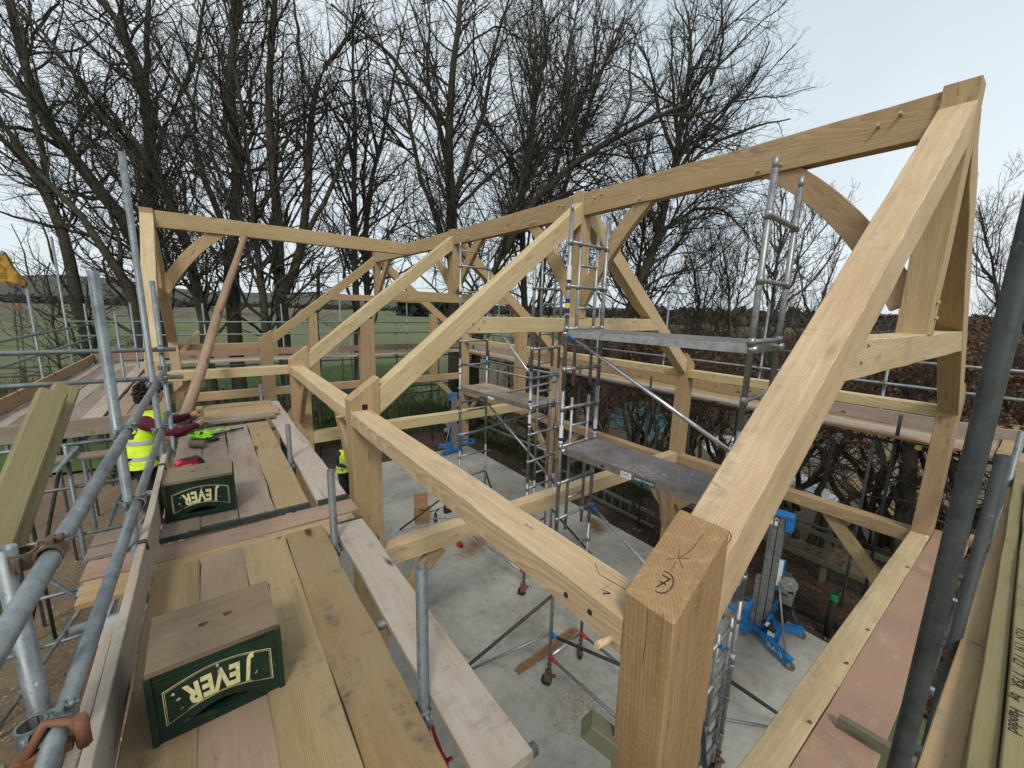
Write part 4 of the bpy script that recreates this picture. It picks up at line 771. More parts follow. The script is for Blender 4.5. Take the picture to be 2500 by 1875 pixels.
# ------------------------------------------------------------------ blue material lifts
def lift(x, y, rz, label, name='material_lift'):
    t = thing(name, label, 'material lift', (x, y, 0), 'blue material lifts', rz); P = WM[t]
    def part(nm, mat, fn, par=None):
        b = MB(); fn(b); o = obj(nm, mesh_of(nm, b.v, b.f, b.sm), mat, par or t, P); return o
    def mast(b):
        b.box(-.11, -.01, -.075, .075, .06, 2.22, .008); b.box(.0, .085, -.07, .07, .10, 2.20, .008)
        for yy in (-.045, 0, .045): b.box(-.118, -.11, yy-.012, yy+.012, .08, 2.18)
    ms = part('mast', ALU, mast)
    part('side_mast', ALU, lambda b: b.box(-.20, -.125, -.05, .05, .12, 1.05, .008))
    part('mast_cap', BLUEP, lambda b: (b.box(-.13, .18, -.10, .10, 2.20, 2.245, .008), b.box(.09, .19, -.09, .09, 1.98, 2.21, .01), [b.box(-.08+.05*k, -.05+.05*k, -.07, .07, 2.245, 2.255) for k in range(4)]))
    part('carriage', BLUEP, lambda b: b.box(.088, .16, -.075, .075, .95, 1.45, .01)); part('lower_carriage', BLUEP, lambda b: b.box(.088, .14, -.085, .085, .30, .70, .01))
    bs = part('base', BLUEP, lambda b: (b.box(-.22, .26, -.14, .14, .11, .19, .01), b.box(-.30, -.12, -.30, .30, .12, .20, .01), b.box(.12, .22, -.20, .20, .19, .36, .01), b.path([(.0, -.12, .2), (.06, -.14, .42), (.12, -.1, .55)], .03, 6)))
    for s in (1, -1):
        lg = part('leg', BLUEP, lambda b: b.prism([(.12, .10), (.60, .07), (.66, .19), (.12, .22)], s*.13-.045, s*.13+.045, M=Matrix.Rotation(s*.55, 4, 'Z')))
        tip = Matrix.Rotation(s*.55, 4, 'Z') @ Vector((.62, s*.13, 0))
        part('castor', ALU, lambda b: (b.box(tip.x-.03, tip.x+.03, tip.y-.03, tip.y-.022, .03, .13), b.box(tip.x-.03, tip.x+.03, tip.y+.022, tip.y+.03, .03, .13), b.box(tip.x-.03, tip.x+.03, tip.y-.03, tip.y+.03, .115, .135)))
        part('wheel', mat_tyre, lambda b: (b.cyl((tip.x+.02, tip.y-.02, .062), (tip.x+.02, tip.y+.02, .062), .062, 18), b.cyl((tip.x+.02, tip.y-.024, .062), (tip.x+.02, tip.y+.024, .062), .03, 12)))
        part('stay', ALU, lambda b: b.cyl((.12, s*.06, 1.12), tip+Vector((-.06, 0, .2)), .015, 8))
        if s < 0: obj('lettering', text_mesh('SLA-15', .095), WHITE, lg, P @ Matrix.Rotation(s*.55, 4, 'Z') @ axes((.40, s*.13-.0475, .14), (1, 0, .0), (0, 0, 1)))
        part('fork', BLUEP, lambda b: b.box(-.72, -.2, s*.2-.03, s*.2+.03, .36, .42, .006))
        part('rear_wheel', BLACK, lambda b: b.cyl((.24, s*.19-.025, .62), (.24, s*.19+.025, .62), .09, 18))
    part('fork_bar', BLUEP, lambda b: (b.box(-.76, -.70, -.26, .26, .36, .43, .006), b.box(-.24, -.18, -.3, .3, .5, .56, .006)))
    wn = part('winch', ALU, lambda b: (b.box(.16, .26, -.10, -.085, .98, 1.26), b.box(.16, .26, .05, .065, .98, 1.26), b.cyl((.27, -.082, 1.17), (.27, .048, 1.17), .05, 16)))
    part('winch_drum', ALUB, lambda b: (b.cyl((.27, -.12, 1.17), (.27, -.105, 1.17), .115, 24), b.cyl((.27, -.14, 1.17), (.27, -.12, 1.17), .03, 12), b.path([(.27, -.14, 1.17), (.36, -.16, 1.10), (.36, -.22, 1.10)], .01, 6)), wn)
    part('cable', IRON, lambda b: b.cyl((.24, -.03, 1.2), (.16, -.02, 2.15), .004, 5)); part('motor', ALU, lambda b: b.box(.16, .34, -.1, .06, .80, .92, .01))
    for yy, m in ((-.04, WHITE), (.03, WHITE)):
        q = part('label', m, lambda b: b.box(-.06+yy-.022, -.06+yy+.022, -.0768, -.0758, 2.03, 2.15)); part('label_mark', REDC, lambda b: b.box(-.06+yy-.015, -.06+yy+.015, -.0776, -.0769, 2.10, 2.14), q)
    obj('lettering', text_mesh('Genie Superlift Advantage', .032), NAVY, ms, P @ axes((-.085, -.0765, 1.72), (0, 0, 1), (-1, 0, 0)))
    part('label', WHITE, lambda b: b.box(.09, .15, -.0772, -.0764, 1.05, 1.5)); part('plate_label', WHITE, lambda b: b.box(.10, .2, -.203, -.2015, .22, .30))
    part('cylinder', IRON, lambda b: b.cyl((.02, -.16, .40), (.20, -.22, .34), .04, 14)); part('cylinder_label', WHITE, lambda b: b.cyl((.06, -.174, .387), (.10, -.187, .374), .041, 14))
    return t
mat_tyre = mat_plain('grey rubber tyre', (.13, .125, .11), .6)
lift(5.85, 1.55, -1.42, 'blue folding material lift with aluminium mast, standing beyond the nearest oak post')
lift(5.78, 12.1, 2.75, 'blue material lift with forks raised off the slab, at the back corner of the slab')
# ------------------------------------------------------------------ bare winter trees, grown from traced main limbs
def unit(v): return v/np.maximum(np.linalg.norm(v, axis=-1, keepdims=True), 1e-9)
def tubes_mesh(name, paths, radii, sides):
    "paths (B, N, 3), radii (B, N) -> one mesh"
    Bn, Nn, _ = paths.shape
    t = np.empty_like(paths); t[:, 1:-1] = paths[:, 2:]-paths[:, :-2]; t[:, 0] = paths[:, 1]-paths[:, 0]; t[:, -1] = paths[:, -1]-paths[:, -2]; t = unit(t)
    ref = np.where(np.abs(t[..., 2:3]) > .9, np.array([1., 0, 0]), np.array([0, 0, 1.])); u = unit(np.cross(t, ref)); v = np.cross(t, u)
    a = 2*np.pi*np.arange(sides)/sides
    V = paths[:, :, None]+radii[:, :, None, None]*(np.cos(a)[:, None]*u[:, :, None]+np.sin(a)[:, None]*v[:, :, None])
    idx = np.arange(Bn*Nn*sides).reshape(Bn, Nn, sides); nx = np.roll(idx, -1, 2)
    F = np.stack([idx[:, :-1], nx[:, :-1], nx[:, 1:], idx[:, 1:]], -1).reshape(-1, 4)
    return V.reshape(-1, 3), F
def resample(pts, rad, n):
    pts = np.array(pts, float); d = np.r_[0, np.cumsum(np.linalg.norm(np.diff(pts, axis=0), axis=1))]; s = np.linspace(0, d[-1], n)
    # smooth a little
    out = np.stack([np.interp(s, d, pts[:, k]) for k in range(3)], 1)
    for _ in range(2): out[1:-1] = .25*out[:-2]+.5*out[1:-1]+.25*out[2:]
    return out, np.interp(s, d, rad)
def sprout(paths, radii, lens, count, n, lr, ang, rr, rmin, up, wig, g, t0=.2, side=None):
    "children along parents, in proportion to parent length"
    Bn, Nn, _ = paths.shape; w = lens/lens.sum(); par = g.choice(Bn, count, p=w); t = t0+(1-t0)*g.random(count)**.85
    f = t*(Nn-1); i = np.minimum(f.astype(int), Nn-2); fr = (f-i)[:, None]
    p = paths[par, i]*(1-fr)+paths[par, i+1]*fr; r = radii[par, i]*(1-fr[:, 0])+radii[par, i+1]*fr[:, 0]; d = unit(paths[par, i+1]-paths[par, i])
    rnd = unit(np.cross(d, g.standard_normal((count, 3)))); a = np.radians(ang[0]+(ang[1]-ang[0])*g.random(count))[:, None]
    dr = unit(d*np.cos(a)+rnd*np.sin(a)); L = np.clip(lens[par]*lr*(1.15-.75*t)*(.55+.9*g.random(count)), .12, 6.0)
    rad0 = np.maximum(np.minimum(r*rr, .0125*L**.9+.0035), rmin)
    P = np.empty((count, n, 3)); P[:, 0] = p; st = (L/(n-1))[:, None]
    for k in range(1, n):
        dr = unit(dr+wig*g.standard_normal((count, 3))+np.array([0, 0, up])); P[:, k] = P[:, k-1]+dr*st
    tt = np.linspace(0, 1, n)[None]; rad = np.maximum(rad0[:, None]*(1-.75*tt), rmin*.75)
    return P, rad, L
def tree(label, limbs, depth, seed, dens=1.0, group='bare trees in the row behind the frame', bark=None, twig=None, rm=.0055, up=.10, extra=0, name='bare_tree', ground=-.2):
    """limbs: list of (photo points, start radius, end radius, depth drift)"""
    g = np.random.default_rng(seed); P0 = []; R0 = []; N0 = 14
    for pts, ra, rb, dd in limbs:
        n = len(pts); q = [at(u, v, depth+dd*k/(n-1)) for k, (u, v) in enumerate(pts)]
        if pts[0][1] > 800: q[0].z = min(q[0].z, ground)
        p, r = resample(q, np.linspace(ra*.88, rb*.85, n), N0)
        p[1:-1] += .03*g.standard_normal((N0-2, 3)); P0.append(p); R0.append(r)
    P0 = np.array(P0); R0 = np.array(R0); L0 = np.linalg.norm(np.diff(P0, axis=1), axis=2).sum(1)
    base = P0[0, 0]; tot = L0.sum()
    P1, R1, L1 = sprout(P0, R0, L0, max(2, int(3.25*dens*tot/1.5)), 9, .36, (22, 58), .60, .010, up*.7, .20, g, .16)
    P2, R2, L2 = sprout(P1, R1, L1, max(2, int(1.55*dens*L1.sum())), 6, .50, (25, 65), .6, rm*1.15, up, .26, g, .12)
    P3, R3, L3 = sprout(P2, R2, L2, max(2, int(2.9*dens*L2.sum())), 5, .55, (20, 60), .7, rm, up*.8, .30, g, .1)
    root = thing(name, label, 'tree', tuple(base), group)
    Vt, Ft = tubes_mesh('t', P0, R0, 10); M = Matrix.Translation(Vector(base))
    # flared foot
    obj('trunk', np_mesh('trunk', Vt-base, Ft, True), bark or BARK, root, M)
    if dens < .1: return root
    V1, F1 = tubes_mesh('b', P1, R1, 5); obj('branches', np_mesh('branches', V1-base, F1, True), bark or BARK, root, M)
    V2, F2 = tubes_mesh('t', P2, R2, 3); V3, F3 = tubes_mesh('t', P3, R3, 3)
    obj('twigs', np_mesh('twigs', np.r_[V2, V3]-base, np.r_[F2, F3+len(V2)]), twig or TWIG, root, M)
    return root
Z1 = lambda *p: [(x/2.212, y/2.212) for x, y in p]
Z2 = lambda *p: [(800+x/2.212, y/2.212) for x, y in p]
tree('thick dark tree leaning steeply left behind the wing gable', [([(425, 835), (375, 650)]+Z1((690, 1180), (540, 1030), (330, 800), (190, 520), (110, 400), (70, 200), (30, -60)), .33, .13, 0), (Z1((330, 800), (180, 700), (60, 690), (-120, 640)), .12, .05, -2), (Z1((190, 520), (130, 480), (30, 360), (-80, 120)), .12, .05, 1.5), (Z1((450, 920), (300, 760), (240, 560), (180, 330), (120, 60)), .08, .03, 2), (Z1((110, 400), (200, 150), (330, 0), (380, -200)), .08, .03, 2)], 16.5, 1, 1.0)
tree('tall upright trunk rising straight behind the wing gable apex', [([(398, 835), (372, 640)]+Z1((805, 1100), (840, 900), (790, 650), (790, 400), (760, 250), (660, 140), (540, 0), (420, -180)), .34, .12, 0), (Z1((775, 620), (800, 300), (800, 0), (820, -300)), .17, .06, 1), (Z1((830, 880), (930, 600), (1060, 330), (1100, 0), (1180, -250)), .12, .05, 2.5), (Z1((840, 950), (640, 700), (430, 430), (220, 200), (60, 20)), .11, .04, -2), (Z1((785, 500), (600, 360), (430, 190), (300, 0)), .09, .03, -1)], 18, 2, .85)
tree('forked tree at the left edge beyond the crane hook', [([(218, 835)]+Z1((430, 1640), (350, 1320), (270, 1060), (190, 920), (100, 800), (-60, 700)), .24, .09, 0), (Z1((265, 1050), (265, 900), (150, 560), (160, 300), (60, 0)), .14, .05, 1), (Z1((190, 920), (60, 740), (-40, 560), (-160, 300)), .12, .04, -1), (Z1((350, 1300), (420, 1000), (380, 800), (470, 500)), .07, .02, 2)], 15, 3, 1.0)
tree('low sweeping tree with long branches reaching left behind the tall scaffold tube', [([(342, 838)]+Z1((730, 1640), (690, 1500), (600, 1400), (520, 1280), (360, 1060), (150, 860), (-40, 720)), .24, .07, -1), (Z1((640, 1450), (660, 1300), (560, 1060), (440, 900), (300, 620)), .10, .03, 1.5), (Z1((520, 1280), (300, 1220), (100, 1180), (-80, 1120)), .08, .03, -2)], 15.5, 4, 1.05)
tree('slender trunk with a bend beside the wing ridge brace', [([(508, 838), (488, 720), (470, 640)]+Z1((1020, 1300), (960, 1150), (850, 1000), (830, 880), (720, 720), (560, 560)), .26, .10, 0), (Z1((850, 1000), (640, 740), (470, 540), (330, 280), (150, 80), (0, -60)), .11, .04, -2), (Z1((1000, 1250), (1010, 980), (880, 760), (800, 480), (700, 250)), .09, .03, 2), (Z1((850, 1000), (960, 830), (1040, 640), (1060, 400), (1160, 60)), .09, .03, 2)], 17, 5, 1.1)
tree('stoutest tree in the row, seen just right of the round prop pole', [([(572, 838), (566, 730), (556, 640)]+Z1((1240, 1380), (1300, 1000), (1270, 700), (1230, 450), (1240, 250), (1300, 0), (1320, -250)), .36, .13, 0), (Z1((1210, 1220), (1070, 900), (1050, 700), (940, 560), (800, 480), (560, 300)), .16, .05, -1.5), (Z1((1400, 1170), (1270, 860), (1190, 620), (1240, 450), (1180, 240), (1040, 20)), .16, .05, 1), (Z1((1290, 950), (1380, 700), (1330, 500), (1420, 300), (1450, 0)), .11, .04, 2), (Z1((1060, 720), (1050, 560), (900, 330), (760, 100), (700, -100)), .09, .03, -1)], 18.5, 6, 1.1)
tree('wide forked tree with two smooth arms left of the back rafter', [([(697, 840), (690, 770), (694, 715), (672, 660)]+Z1((1500, 1500), (1510, 1050), (1440, 700), (1430, 420), (1490, 200), (1510, -40), (1480, -250)), .30, .10, 0), ([(694, 715), (722, 672)]+Z1((1650, 1250), (1680, 900), (1670, 700), (1690, 480), (1750, 340), (1860, 240), (1960, 60)), .23, .07, 1), (Z1((1670, 1240), (1790, 1020), (1850, 860), (1910, 720), (1980, 580), (1940, 400)), .12, .04, 2), (Z1((1400, 1120), (1560, 900), (1610, 760), (1600, 650)), .09, .04, -1), (Z1((1680, 520), (1620, 330), (1600, 100), (1560, -150)), .10, .04, 0)], 17, 7, 1.0)
tree('thin leaning tree left of the wide forked one', [([(655, 840), (640, 700), (622, 640)]+Z1((1400, 1380), (1370, 1150), (1330, 1000), (1360, 800), (1290, 560), (1260, 260), (1210, 0)), .17, .05, 0), (Z1((1400, 1500), (1460, 1380), (1420, 1300)), .07, .03, 0), (Z1((1340, 1000), (1200, 760), (1130, 520)), .06, .02, 1)], 16, 8, .9)
tree('upright dark tree behind the back collar, left of a twin', [([(868, 840), (868, 650), (862, 520), (870, 400), (858, 330), (880, 250), (850, 120), (870, -40)], .19, .05, 0), ([(862, 520), (830, 400), (800, 330), (790, 200)], .08, .03, 1), ([(866, 600), (900, 480), (940, 330), (930, 200)], .07, .03, -1)], 20, 9, .75)
tree('upright dark tree behind the back collar, right of a twin', [([(905, 840), (893, 640), (890, 520), (905, 430), (945, 320), (955, 200), (990, 60)], .20, .05, 0), ([(890, 520), (885, 400), (905, 280), (900, 150), (880, 0)], .09, .03, 1), ([(893, 640), (850, 540), (820, 430), (770, 330)], .07, .02, 1)], 21, 10, .75)
tree('sawn off dead stem standing by the back rafter', [([(772, 845), (774, 720), (778, 650)], .09, .085, 0)], 17.5, 11, .02, group=None, name='dead_tree')
tree('big central tree dividing above the middle ridge joint', [([(1112, 845), (1108, 700), (1107, 560)]+Z2((665, 1050), (640, 850), (650, 700), (670, 450), (690, 200), (730, 0), (740, -250)), .36, .09, 0), (Z2((640, 860), (590, 620), (480, 500), (340, 290), (200, 180), (20, 20)), .15, .04, -2), (Z2((690, 1060), (790, 740), (860, 560), (880, 300), (930, 140), (1000, -60)), .16, .04, 1.5), (Z2((620, 1270), (480, 920), (450, 660), (400, 460), (300, 290), (240, 60)), .14, .04, 1), (Z2((650, 700), (560, 560), (530, 330), (560, 100), (520, -100)), .11, .03, 2), (Z2((700, 1120), (900, 930), (1080, 760), (1180, 650)), .10, .03, -1)], 19, 12, 1.15)
tree('tree leaning far right with long arms above the main ridge beam', [([(1150, 845), (1172, 720), (1230, 610)]+Z2((1060, 1120), (1200, 1000), (1370, 820), (1560, 720), (1740, 660), (1950, 560)), .26, .08, -1), (Z2((960, 1190), (1100, 900), (1120, 680), (1100, 480), (1130, 250), (1100, 0)), .13, .04, 1.5), (Z2((1000, 1130), (1150, 860), (1320, 640), (1480, 400), (1560, 150)), .13, .04, 2), (Z2((1370, 820), (1300, 560), (1290, 260), (1350, 60), (1420, -120)), .11, .03, 1), (Z2((1560, 720), (1640, 540), (1620, 330), (1700, 120)), .09, .03, 0)], 17.5, 13, 1.2)
tree('upright trunk behind the farther tower, nearer the ladder side', [([(1288, 850), (1285, 700), (1272, 560)]+Z2((1040, 1000), (1100, 760), (1110, 560), (1180, 330), (1200, 100)), .22, .06, 0), (Z2((1060, 950), (1250, 720), (1400, 500), (1450, 240), (1500, 0)), .10, .03, 2), ([(1280, 650), (1340, 560), (1380, 480), (1450, 420)], .08, .03, 1)], 21, 14, 1.1, bark=BARK2)
tree('upright trunk behind the farther tower, nearer the king post', [([(1318, 850), (1318, 700), (1332, 560), (1390, 430)]+Z2((1390, 720), (1400, 520), (1520, 300), (1600, 100)), .20, .06, 0), (Z2((1180, 1100), (1250, 900), (1260, 640), (1290, 380), (1250, 160)), .10, .03, 1)], 22, 15, 1.1, bark=BARK2)
tree('large fan shaped tree leaning right under the ridge beam', [([(1470, 860), (1520, 774), (1572, 690), (1612, 570), (1636, 470), (1652, 380), (1668, 270), (1690, 160), (1680, 30)], .30, .06, 0), ([(1640, 450), (1700, 345), (1790, 250), (1850, 170), (1880, 100)], .13, .03, 1.5), ([(1640, 450), (1720, 360), (1830, 310), (1930, 290)], .11, .03, -1), ([(1650, 390), (1610, 280), (1590, 170), (1540, 60)], .12, .03, 1), ([(1660, 330), (1740, 200), (1770, 90), (1760, -20)], .11, .03, 0), ([(1612, 570), (1700, 505), (1770, 510), (1830, 580)], .10, .03, -2), ([(1625, 520), (1560, 420), (1520, 340), (1480, 300)], .09, .03, 2), ([(1655, 360), (1640, 200), (1640, 60)], .10, .03, -1)], 19, 16, 1.45)
tree('slim tree rising between the ridge brace and the fan shaped tree', [([(1560, 850), (1562, 740), (1556, 640), (1580, 520), (1560, 420), (1590, 330)], .12, .04, 0), ([(1556, 640), (1500, 540), (1470, 450)], .06, .02, 1)], 22, 17, 1.0, bark=BARK2)
G2 = 'bare shrubs beyond the hedge'
for k, (lab, pts, d_, sd) in enumerate((
    ('brownish shrub left of the near tower frame', [[(1712, 840), (1708, 740), (1690, 640), (1660, 560)], [(1712, 790), (1730, 680), (1742, 590), (1720, 520)], [(1710, 770), (1760, 690), (1800, 600)]], 21, 21),
    ('tangled bare shrub seen through the near tower frame', [[(1790, 840), (1786, 740), (1770, 640), (1745, 560)], [(1790, 780), (1820, 660), (1830, 580), (1815, 510)], [(1788, 760), (1850, 690), (1880, 610)]], 20, 22),
    ('tall twiggy shrub with upright shoots right of the near tower frame', [[(1880, 840), (1884, 740), (1900, 640), (1905, 540), (1915, 470)], [(1884, 780), (1940, 680), (1960, 590), (1985, 500)], [(1886, 760), (1985, 690), (2030, 620), (2060, 560)], [(1880, 760), (1860, 680), (1868, 600), (1860, 520)]], 15, 23),
    ('bare shrub by the big rafter, lower than its tall neighbour', [[(1990, 840), (1995, 760), (2020, 690), (2050, 620)], [(1990, 800), (1960, 720), (1950, 650)], [(1992, 790), (2060, 730), (2110, 660)]], 17, 24),
    ('grey bare tree at the right edge beside the dark tube', [[(2445, 860), (2440, 740), (2425, 640), (2400, 560), (2390, 500)], [(2440, 740), (2470, 640), (2490, 560)], [(2436, 700), (2390, 640), (2370, 600)]], 20, 25))):
    tree(lab, [(p, .09 if i == 0 else .055, .02, (-1, 1, 0, 1)[i]) for i, p in enumerate(pts)], d_, sd, 1.7, G2, BARK2, TWIGR, .0065, .22, name='bare_shrub')
for k, (lab, pts, d_) in enumerate((('thin sapling in front of the field beside the crane chain', [[(150, 870), (128, 790), (118, 700), (122, 640)], [(128, 790), (150, 720), (160, 670)]], 14), ('small bare bush beside the left fence posts', [[(205, 880), (195, 800), (170, 740)], [(200, 840), (230, 770), (240, 720)]], 16))):
    tree(lab, [(p, .05, .02, 0) for p in pts], d_, 40+k, 1.6, 'saplings by the field', rm=.006, up=.05, name='sapling')

# ------------------------------------------------------------------ beech hedge that has kept its brown leaves
def hedge_shrub(x, y, h, seed, low):
    g = np.random.default_rng(seed); root = thing('hedge_shrub', 'beech hedge shrub on gnarled stems with brown leaves behind the far scaffold', 'hedge', (x, y, -.2), 'shrubs of the beech hedge'); M = WM[root]; base = np.array([x, y, -.2])
    P0 = []; R0 = []
    for k in range(4):
        p = np.array([.15*g.standard_normal(), .25*g.standard_normal(), 0]); d = np.array([.15*g.standard_normal(), .3*g.standard_normal(), 1.]); pts = [p]
        for s in range(11): d = unit(d+np.array([.22*g.standard_normal(), .40*g.standard_normal(), .28])); pts.append(pts[-1]+d*h*.085)
        P0.append(pts); r = np.linspace(.07+.03*g.random(), .012, 12); R0.append(r)
    P0 = np.array(P0); R0 = np.array(R0); L0 = np.full(4, h)
    P1, R1, L1 = sprout(P0, R0, L0, 70, 7, .28, (30, 75), .6, .009, .06, .25, g, .22); P2, R2, L2 = sprout(P1, R1, L1, 420, 5, .5, (25, 70), .6, .0055, .04, .3, g, .15)
    V0, F0 = tubes_mesh('s', P0, R0, 7); obj('stems', np_mesh('stems', V0, F0, True), BARK, root, M)
    V1, F1 = tubes_mesh('b', P1, R1, 4); V2, F2 = tubes_mesh('t', P2, R2, 3); obj('twigs', np_mesh('twigs', np.r_[V1, V2], np.r_[F1, F2+len(V1)]), TWIGR, root, M)
    n = 2600 if y < 1.5 else 1350; b_ = g.integers(0, len(P2), n); k = g.integers(1, 5, n); c = P2[b_, k]+.05*g.standard_normal((n, 3)); keep = (c[:, 2] > low+.5*g.random(n)); c = c[keep]; n = len(c)
    u = unit(g.standard_normal((n, 3))); v = unit(np.cross(u, g.standard_normal((n, 3)))); a = (.030+.022*g.random(n))[:, None]; w = a*.6; bend = np.cross(u, v)*a*.3
    V = np.stack([c-u*a, c+v*w+bend, c+u*a, c-v*w+bend], 1).reshape(-1, 3); obj('leaves', np_mesh('leaves', V, np.arange(4*n).reshape(-1, 4)), LEAF, root, M)
for i in range(17):
    y = -3.4+1.12*i; hedge_shrub(10.6+.35*math.sin(i*2.1), y, (5.9 if i < 5 else 4.9)+.3*math.sin(i*1.7), 100+i, 2.7 if i < 8 else 2.0)
for i in range(9): hedge_shrub(12.2+.4*math.sin(i*1.3), -4.5+1.9*i, 6.0 if i < 3 else 5.0, 200+i, 2.7)

# a leafless thicket and the far woods, nobody could count their stems
def thicket(name, u0, u1, d0, d1, h, n, seed, mat, z0=-.3, sp=.5):
    g = np.random.default_rng(seed); u = u0+(u1-u0)*g.random(n); d = d0+(d1-d0)*g.random(n); P = np.empty((n, 5, 3))
    for i in range(n): q = at(u[i], 730, d[i]); P[i, 0] = (q.x, q.y, z0)
    dr = unit(np.c_[sp*g.standard_normal((n, 2)), np.ones(n)]); st = (h*(.5+.6*g.random(n))/4)[:, None]
    for k in range(1, 5): dr = unit(dr+.25*g.standard_normal((n, 3))+np.array([0, 0, .12])); P[:, k] = P[:, k-1]+dr*st
    r = (.010+.02*g.random(n))[:, None]*np.linspace(1, .35, 5)[None]*(d[:, None]/25)**.7; V, F = tubes_mesh(name, P, r, 3); o = obj(name, np_mesh(name, V, F), mat); kind(o, 'stuff'); return o
thicket('thicket', 1400, 2700, 22, 38, 5.6, 9000, 5, TWIGR); thicket('undergrowth', -300, 1400, 18, 24, 1.3, 2600, 6, TWIG, sp=1.0)
def wood(name, u0, u1, d0, d1, h, n, seed, mat, cs=.16, m=26):
    g = np.random.default_rng(seed); tot = n*m; u = u0+(u1-u0)*g.random(n); d = d0+(d1-d0)*g.random(n); C_ = np.array([[*(at(u[i], 730, d[i])[:2]), -.3] for i in range(n)])
    hh = h*(.6+.5*g.random(n)); c = np.repeat(C_, m, 0); q = unit(g.standard_normal((tot, 3)))*(g.random((tot, 1))**.4); q[:, 2] = np.abs(q[:, 2]); H = np.repeat(hh, m)[:, None]; c = c+q*np.c_[H*.5, H*.5, H]
    a = H*cs*(.6+.8*g.random((tot, 1))); u_ = unit(g.standard_normal((tot, 3)))*a; v_ = unit(np.cross(u_, g.standard_normal((tot, 3))))*a
    V = np.stack([c-u_, c+v_, c+u_, c-v_], 1).reshape(-1, 3); return kind(obj(name, np_mesh(name, V, np.arange(4*tot).reshape(-1, 4)), mat), 'stuff')
wood('brown_thicket', 1440, 2700, 24, 44, 4.7, 330, 9, mat_plain('brown winter thicket', (.075, .052, .038), .95, vary=.45, sc=2), .018, 230); wood('conifer_wood', 985, 1130, 230, 290, 12.5, 240, 1, CONIF); wood('far_hedgerow', -700, 480, 300, 420, 7, 500, 2, HEDGEF); wood('far_hedgerow', 480, 990, 420, 520, 6, 260, 3, HEDGEF); wood('far_wood', 1130, 1700, 420, 560, 9, 420, 4, HEDGEF); wood('far_wood', 1600, 3000, 200, 420, 10, 700, 5, HEDGEF); wood('far_hedgerow', -700, 420, 820, 900, 13, 420, 6, HEDGEF)
# leaf litter and grass tufts
def scatter(name, x0, x1, y0, y1, z, n, size, mat, seed, up=False):
    g = np.random.default_rng(seed); c = np.c_[x0+(x1-x0)*g.random(n), y0+(y1-y0)*g.random(n), np.full(n, z)]
    a = (size*(.6+.8*g.random(n)))[:, None]
    if up: th = 2*np.pi*g.random(n); s = np.c_[np.cos(th), np.sin(th), np.zeros(n)]; t = unit(np.c_[.5*g.standard_normal((n, 2)), np.ones(n)]); V = np.stack([c-s*a*.12, c+s*a*.12, c+s*a*.05+t*a, c-s*a*.05+t*a], 1)
    else: u_ = unit(np.c_[g.standard_normal((n, 2)), .3*g.standard_normal(n)]); v_ = np.cross(u_, np.array([0, 0, 1.])); c[:, 2] += .01+.02*g.random(n); V = np.stack([c-u_*a, c+v_*a*.6, c+u_*a, c-v_*a*.6], 1)
    return kind(obj(name, np_mesh(name, V.reshape(-1, 3), np.arange(4*n).reshape(-1, 4)), mat), 'stuff')
scatter('leaf_litter', 6.7, 11.5, -4, 15, -.17, 9000, .035, LEAF, 1); scatter('leaf_litter', 0, 6.6, 12.7, 16, -.16, 3000, .035, LEAF, 2); scatter('grass_tufts', -4, 9, 15.5, 21, -.19, 16000, .16, mat_plain('grass blades', (.05, .09, .022), .9, vary=.4, sc=.6), 3, True); scatter('grass_tufts', 7.5, 9.6, 6, 16, -.18, 4000, .14, bpy.data.materials['grass blades'], 4, True)
def spill(name, pts, n, spread, size, mat, seed):
    "fine debris thrown along a line on the slab"
    g = np.random.default_rng(seed); pts = np.array(pts); t = g.random(n)*(len(pts)-1); i = np.minimum(t.astype(int), len(pts)-2); c = pts[i]+(pts[i+1]-pts[i])*(t-i)[:, None]+spread*g.standard_normal((n, 2)); th = 6.28*g.random(n); a = (size*(.4+g.random(n)))[:, None]
    u = np.c_[np.cos(th), np.sin(th), np.zeros(n)]*a; v = np.c_[-np.sin(th), np.cos(th), np.zeros(n)]*a*.6; c = np.c_[c, .004+.003*g.random(n)]; return kind(obj(name, np_mesh(name, np.stack([c-u-v, c+u-v, c+u+v, c-u+v], 1).reshape(-1, 3), np.arange(4*n).reshape(-1, 4)), mat), 'stuff')
SAWD = mat_plain('brown sawdust', (.26, .14, .065), .95, vary=.3, sc=30)
spill('sawdust', [(2.1, 3.38), (2.7, 3.40), (3.35, 3.45)], 6500, .032, .0065, SAWD, 1); spill('sawdust', [(2.95, 6.3), (3.2, 6.5), (3.55, 6.6)], 3000, .13, .006, SAWD, 2); spill('sawdust', [(6.1, 5.3), (6.35, 5.9)], 2500, .10, .006, SAWD, 3); spill('sawdust', [(2.3, 2.3), (2.6, 2.5)], 1200, .22, .005, SAWD, 4); spill('sawdust', [(1.2, 4.6), (2.0, 3.5)], 500, .03, .005, SAWD, 5)
gv = scatter('gravel', -9, -.2, .5, 12, -.16, 6000, .022, mat_plain('pale gravel', (.30, .25, .18), .9, vary=.3, sc=5), 5)
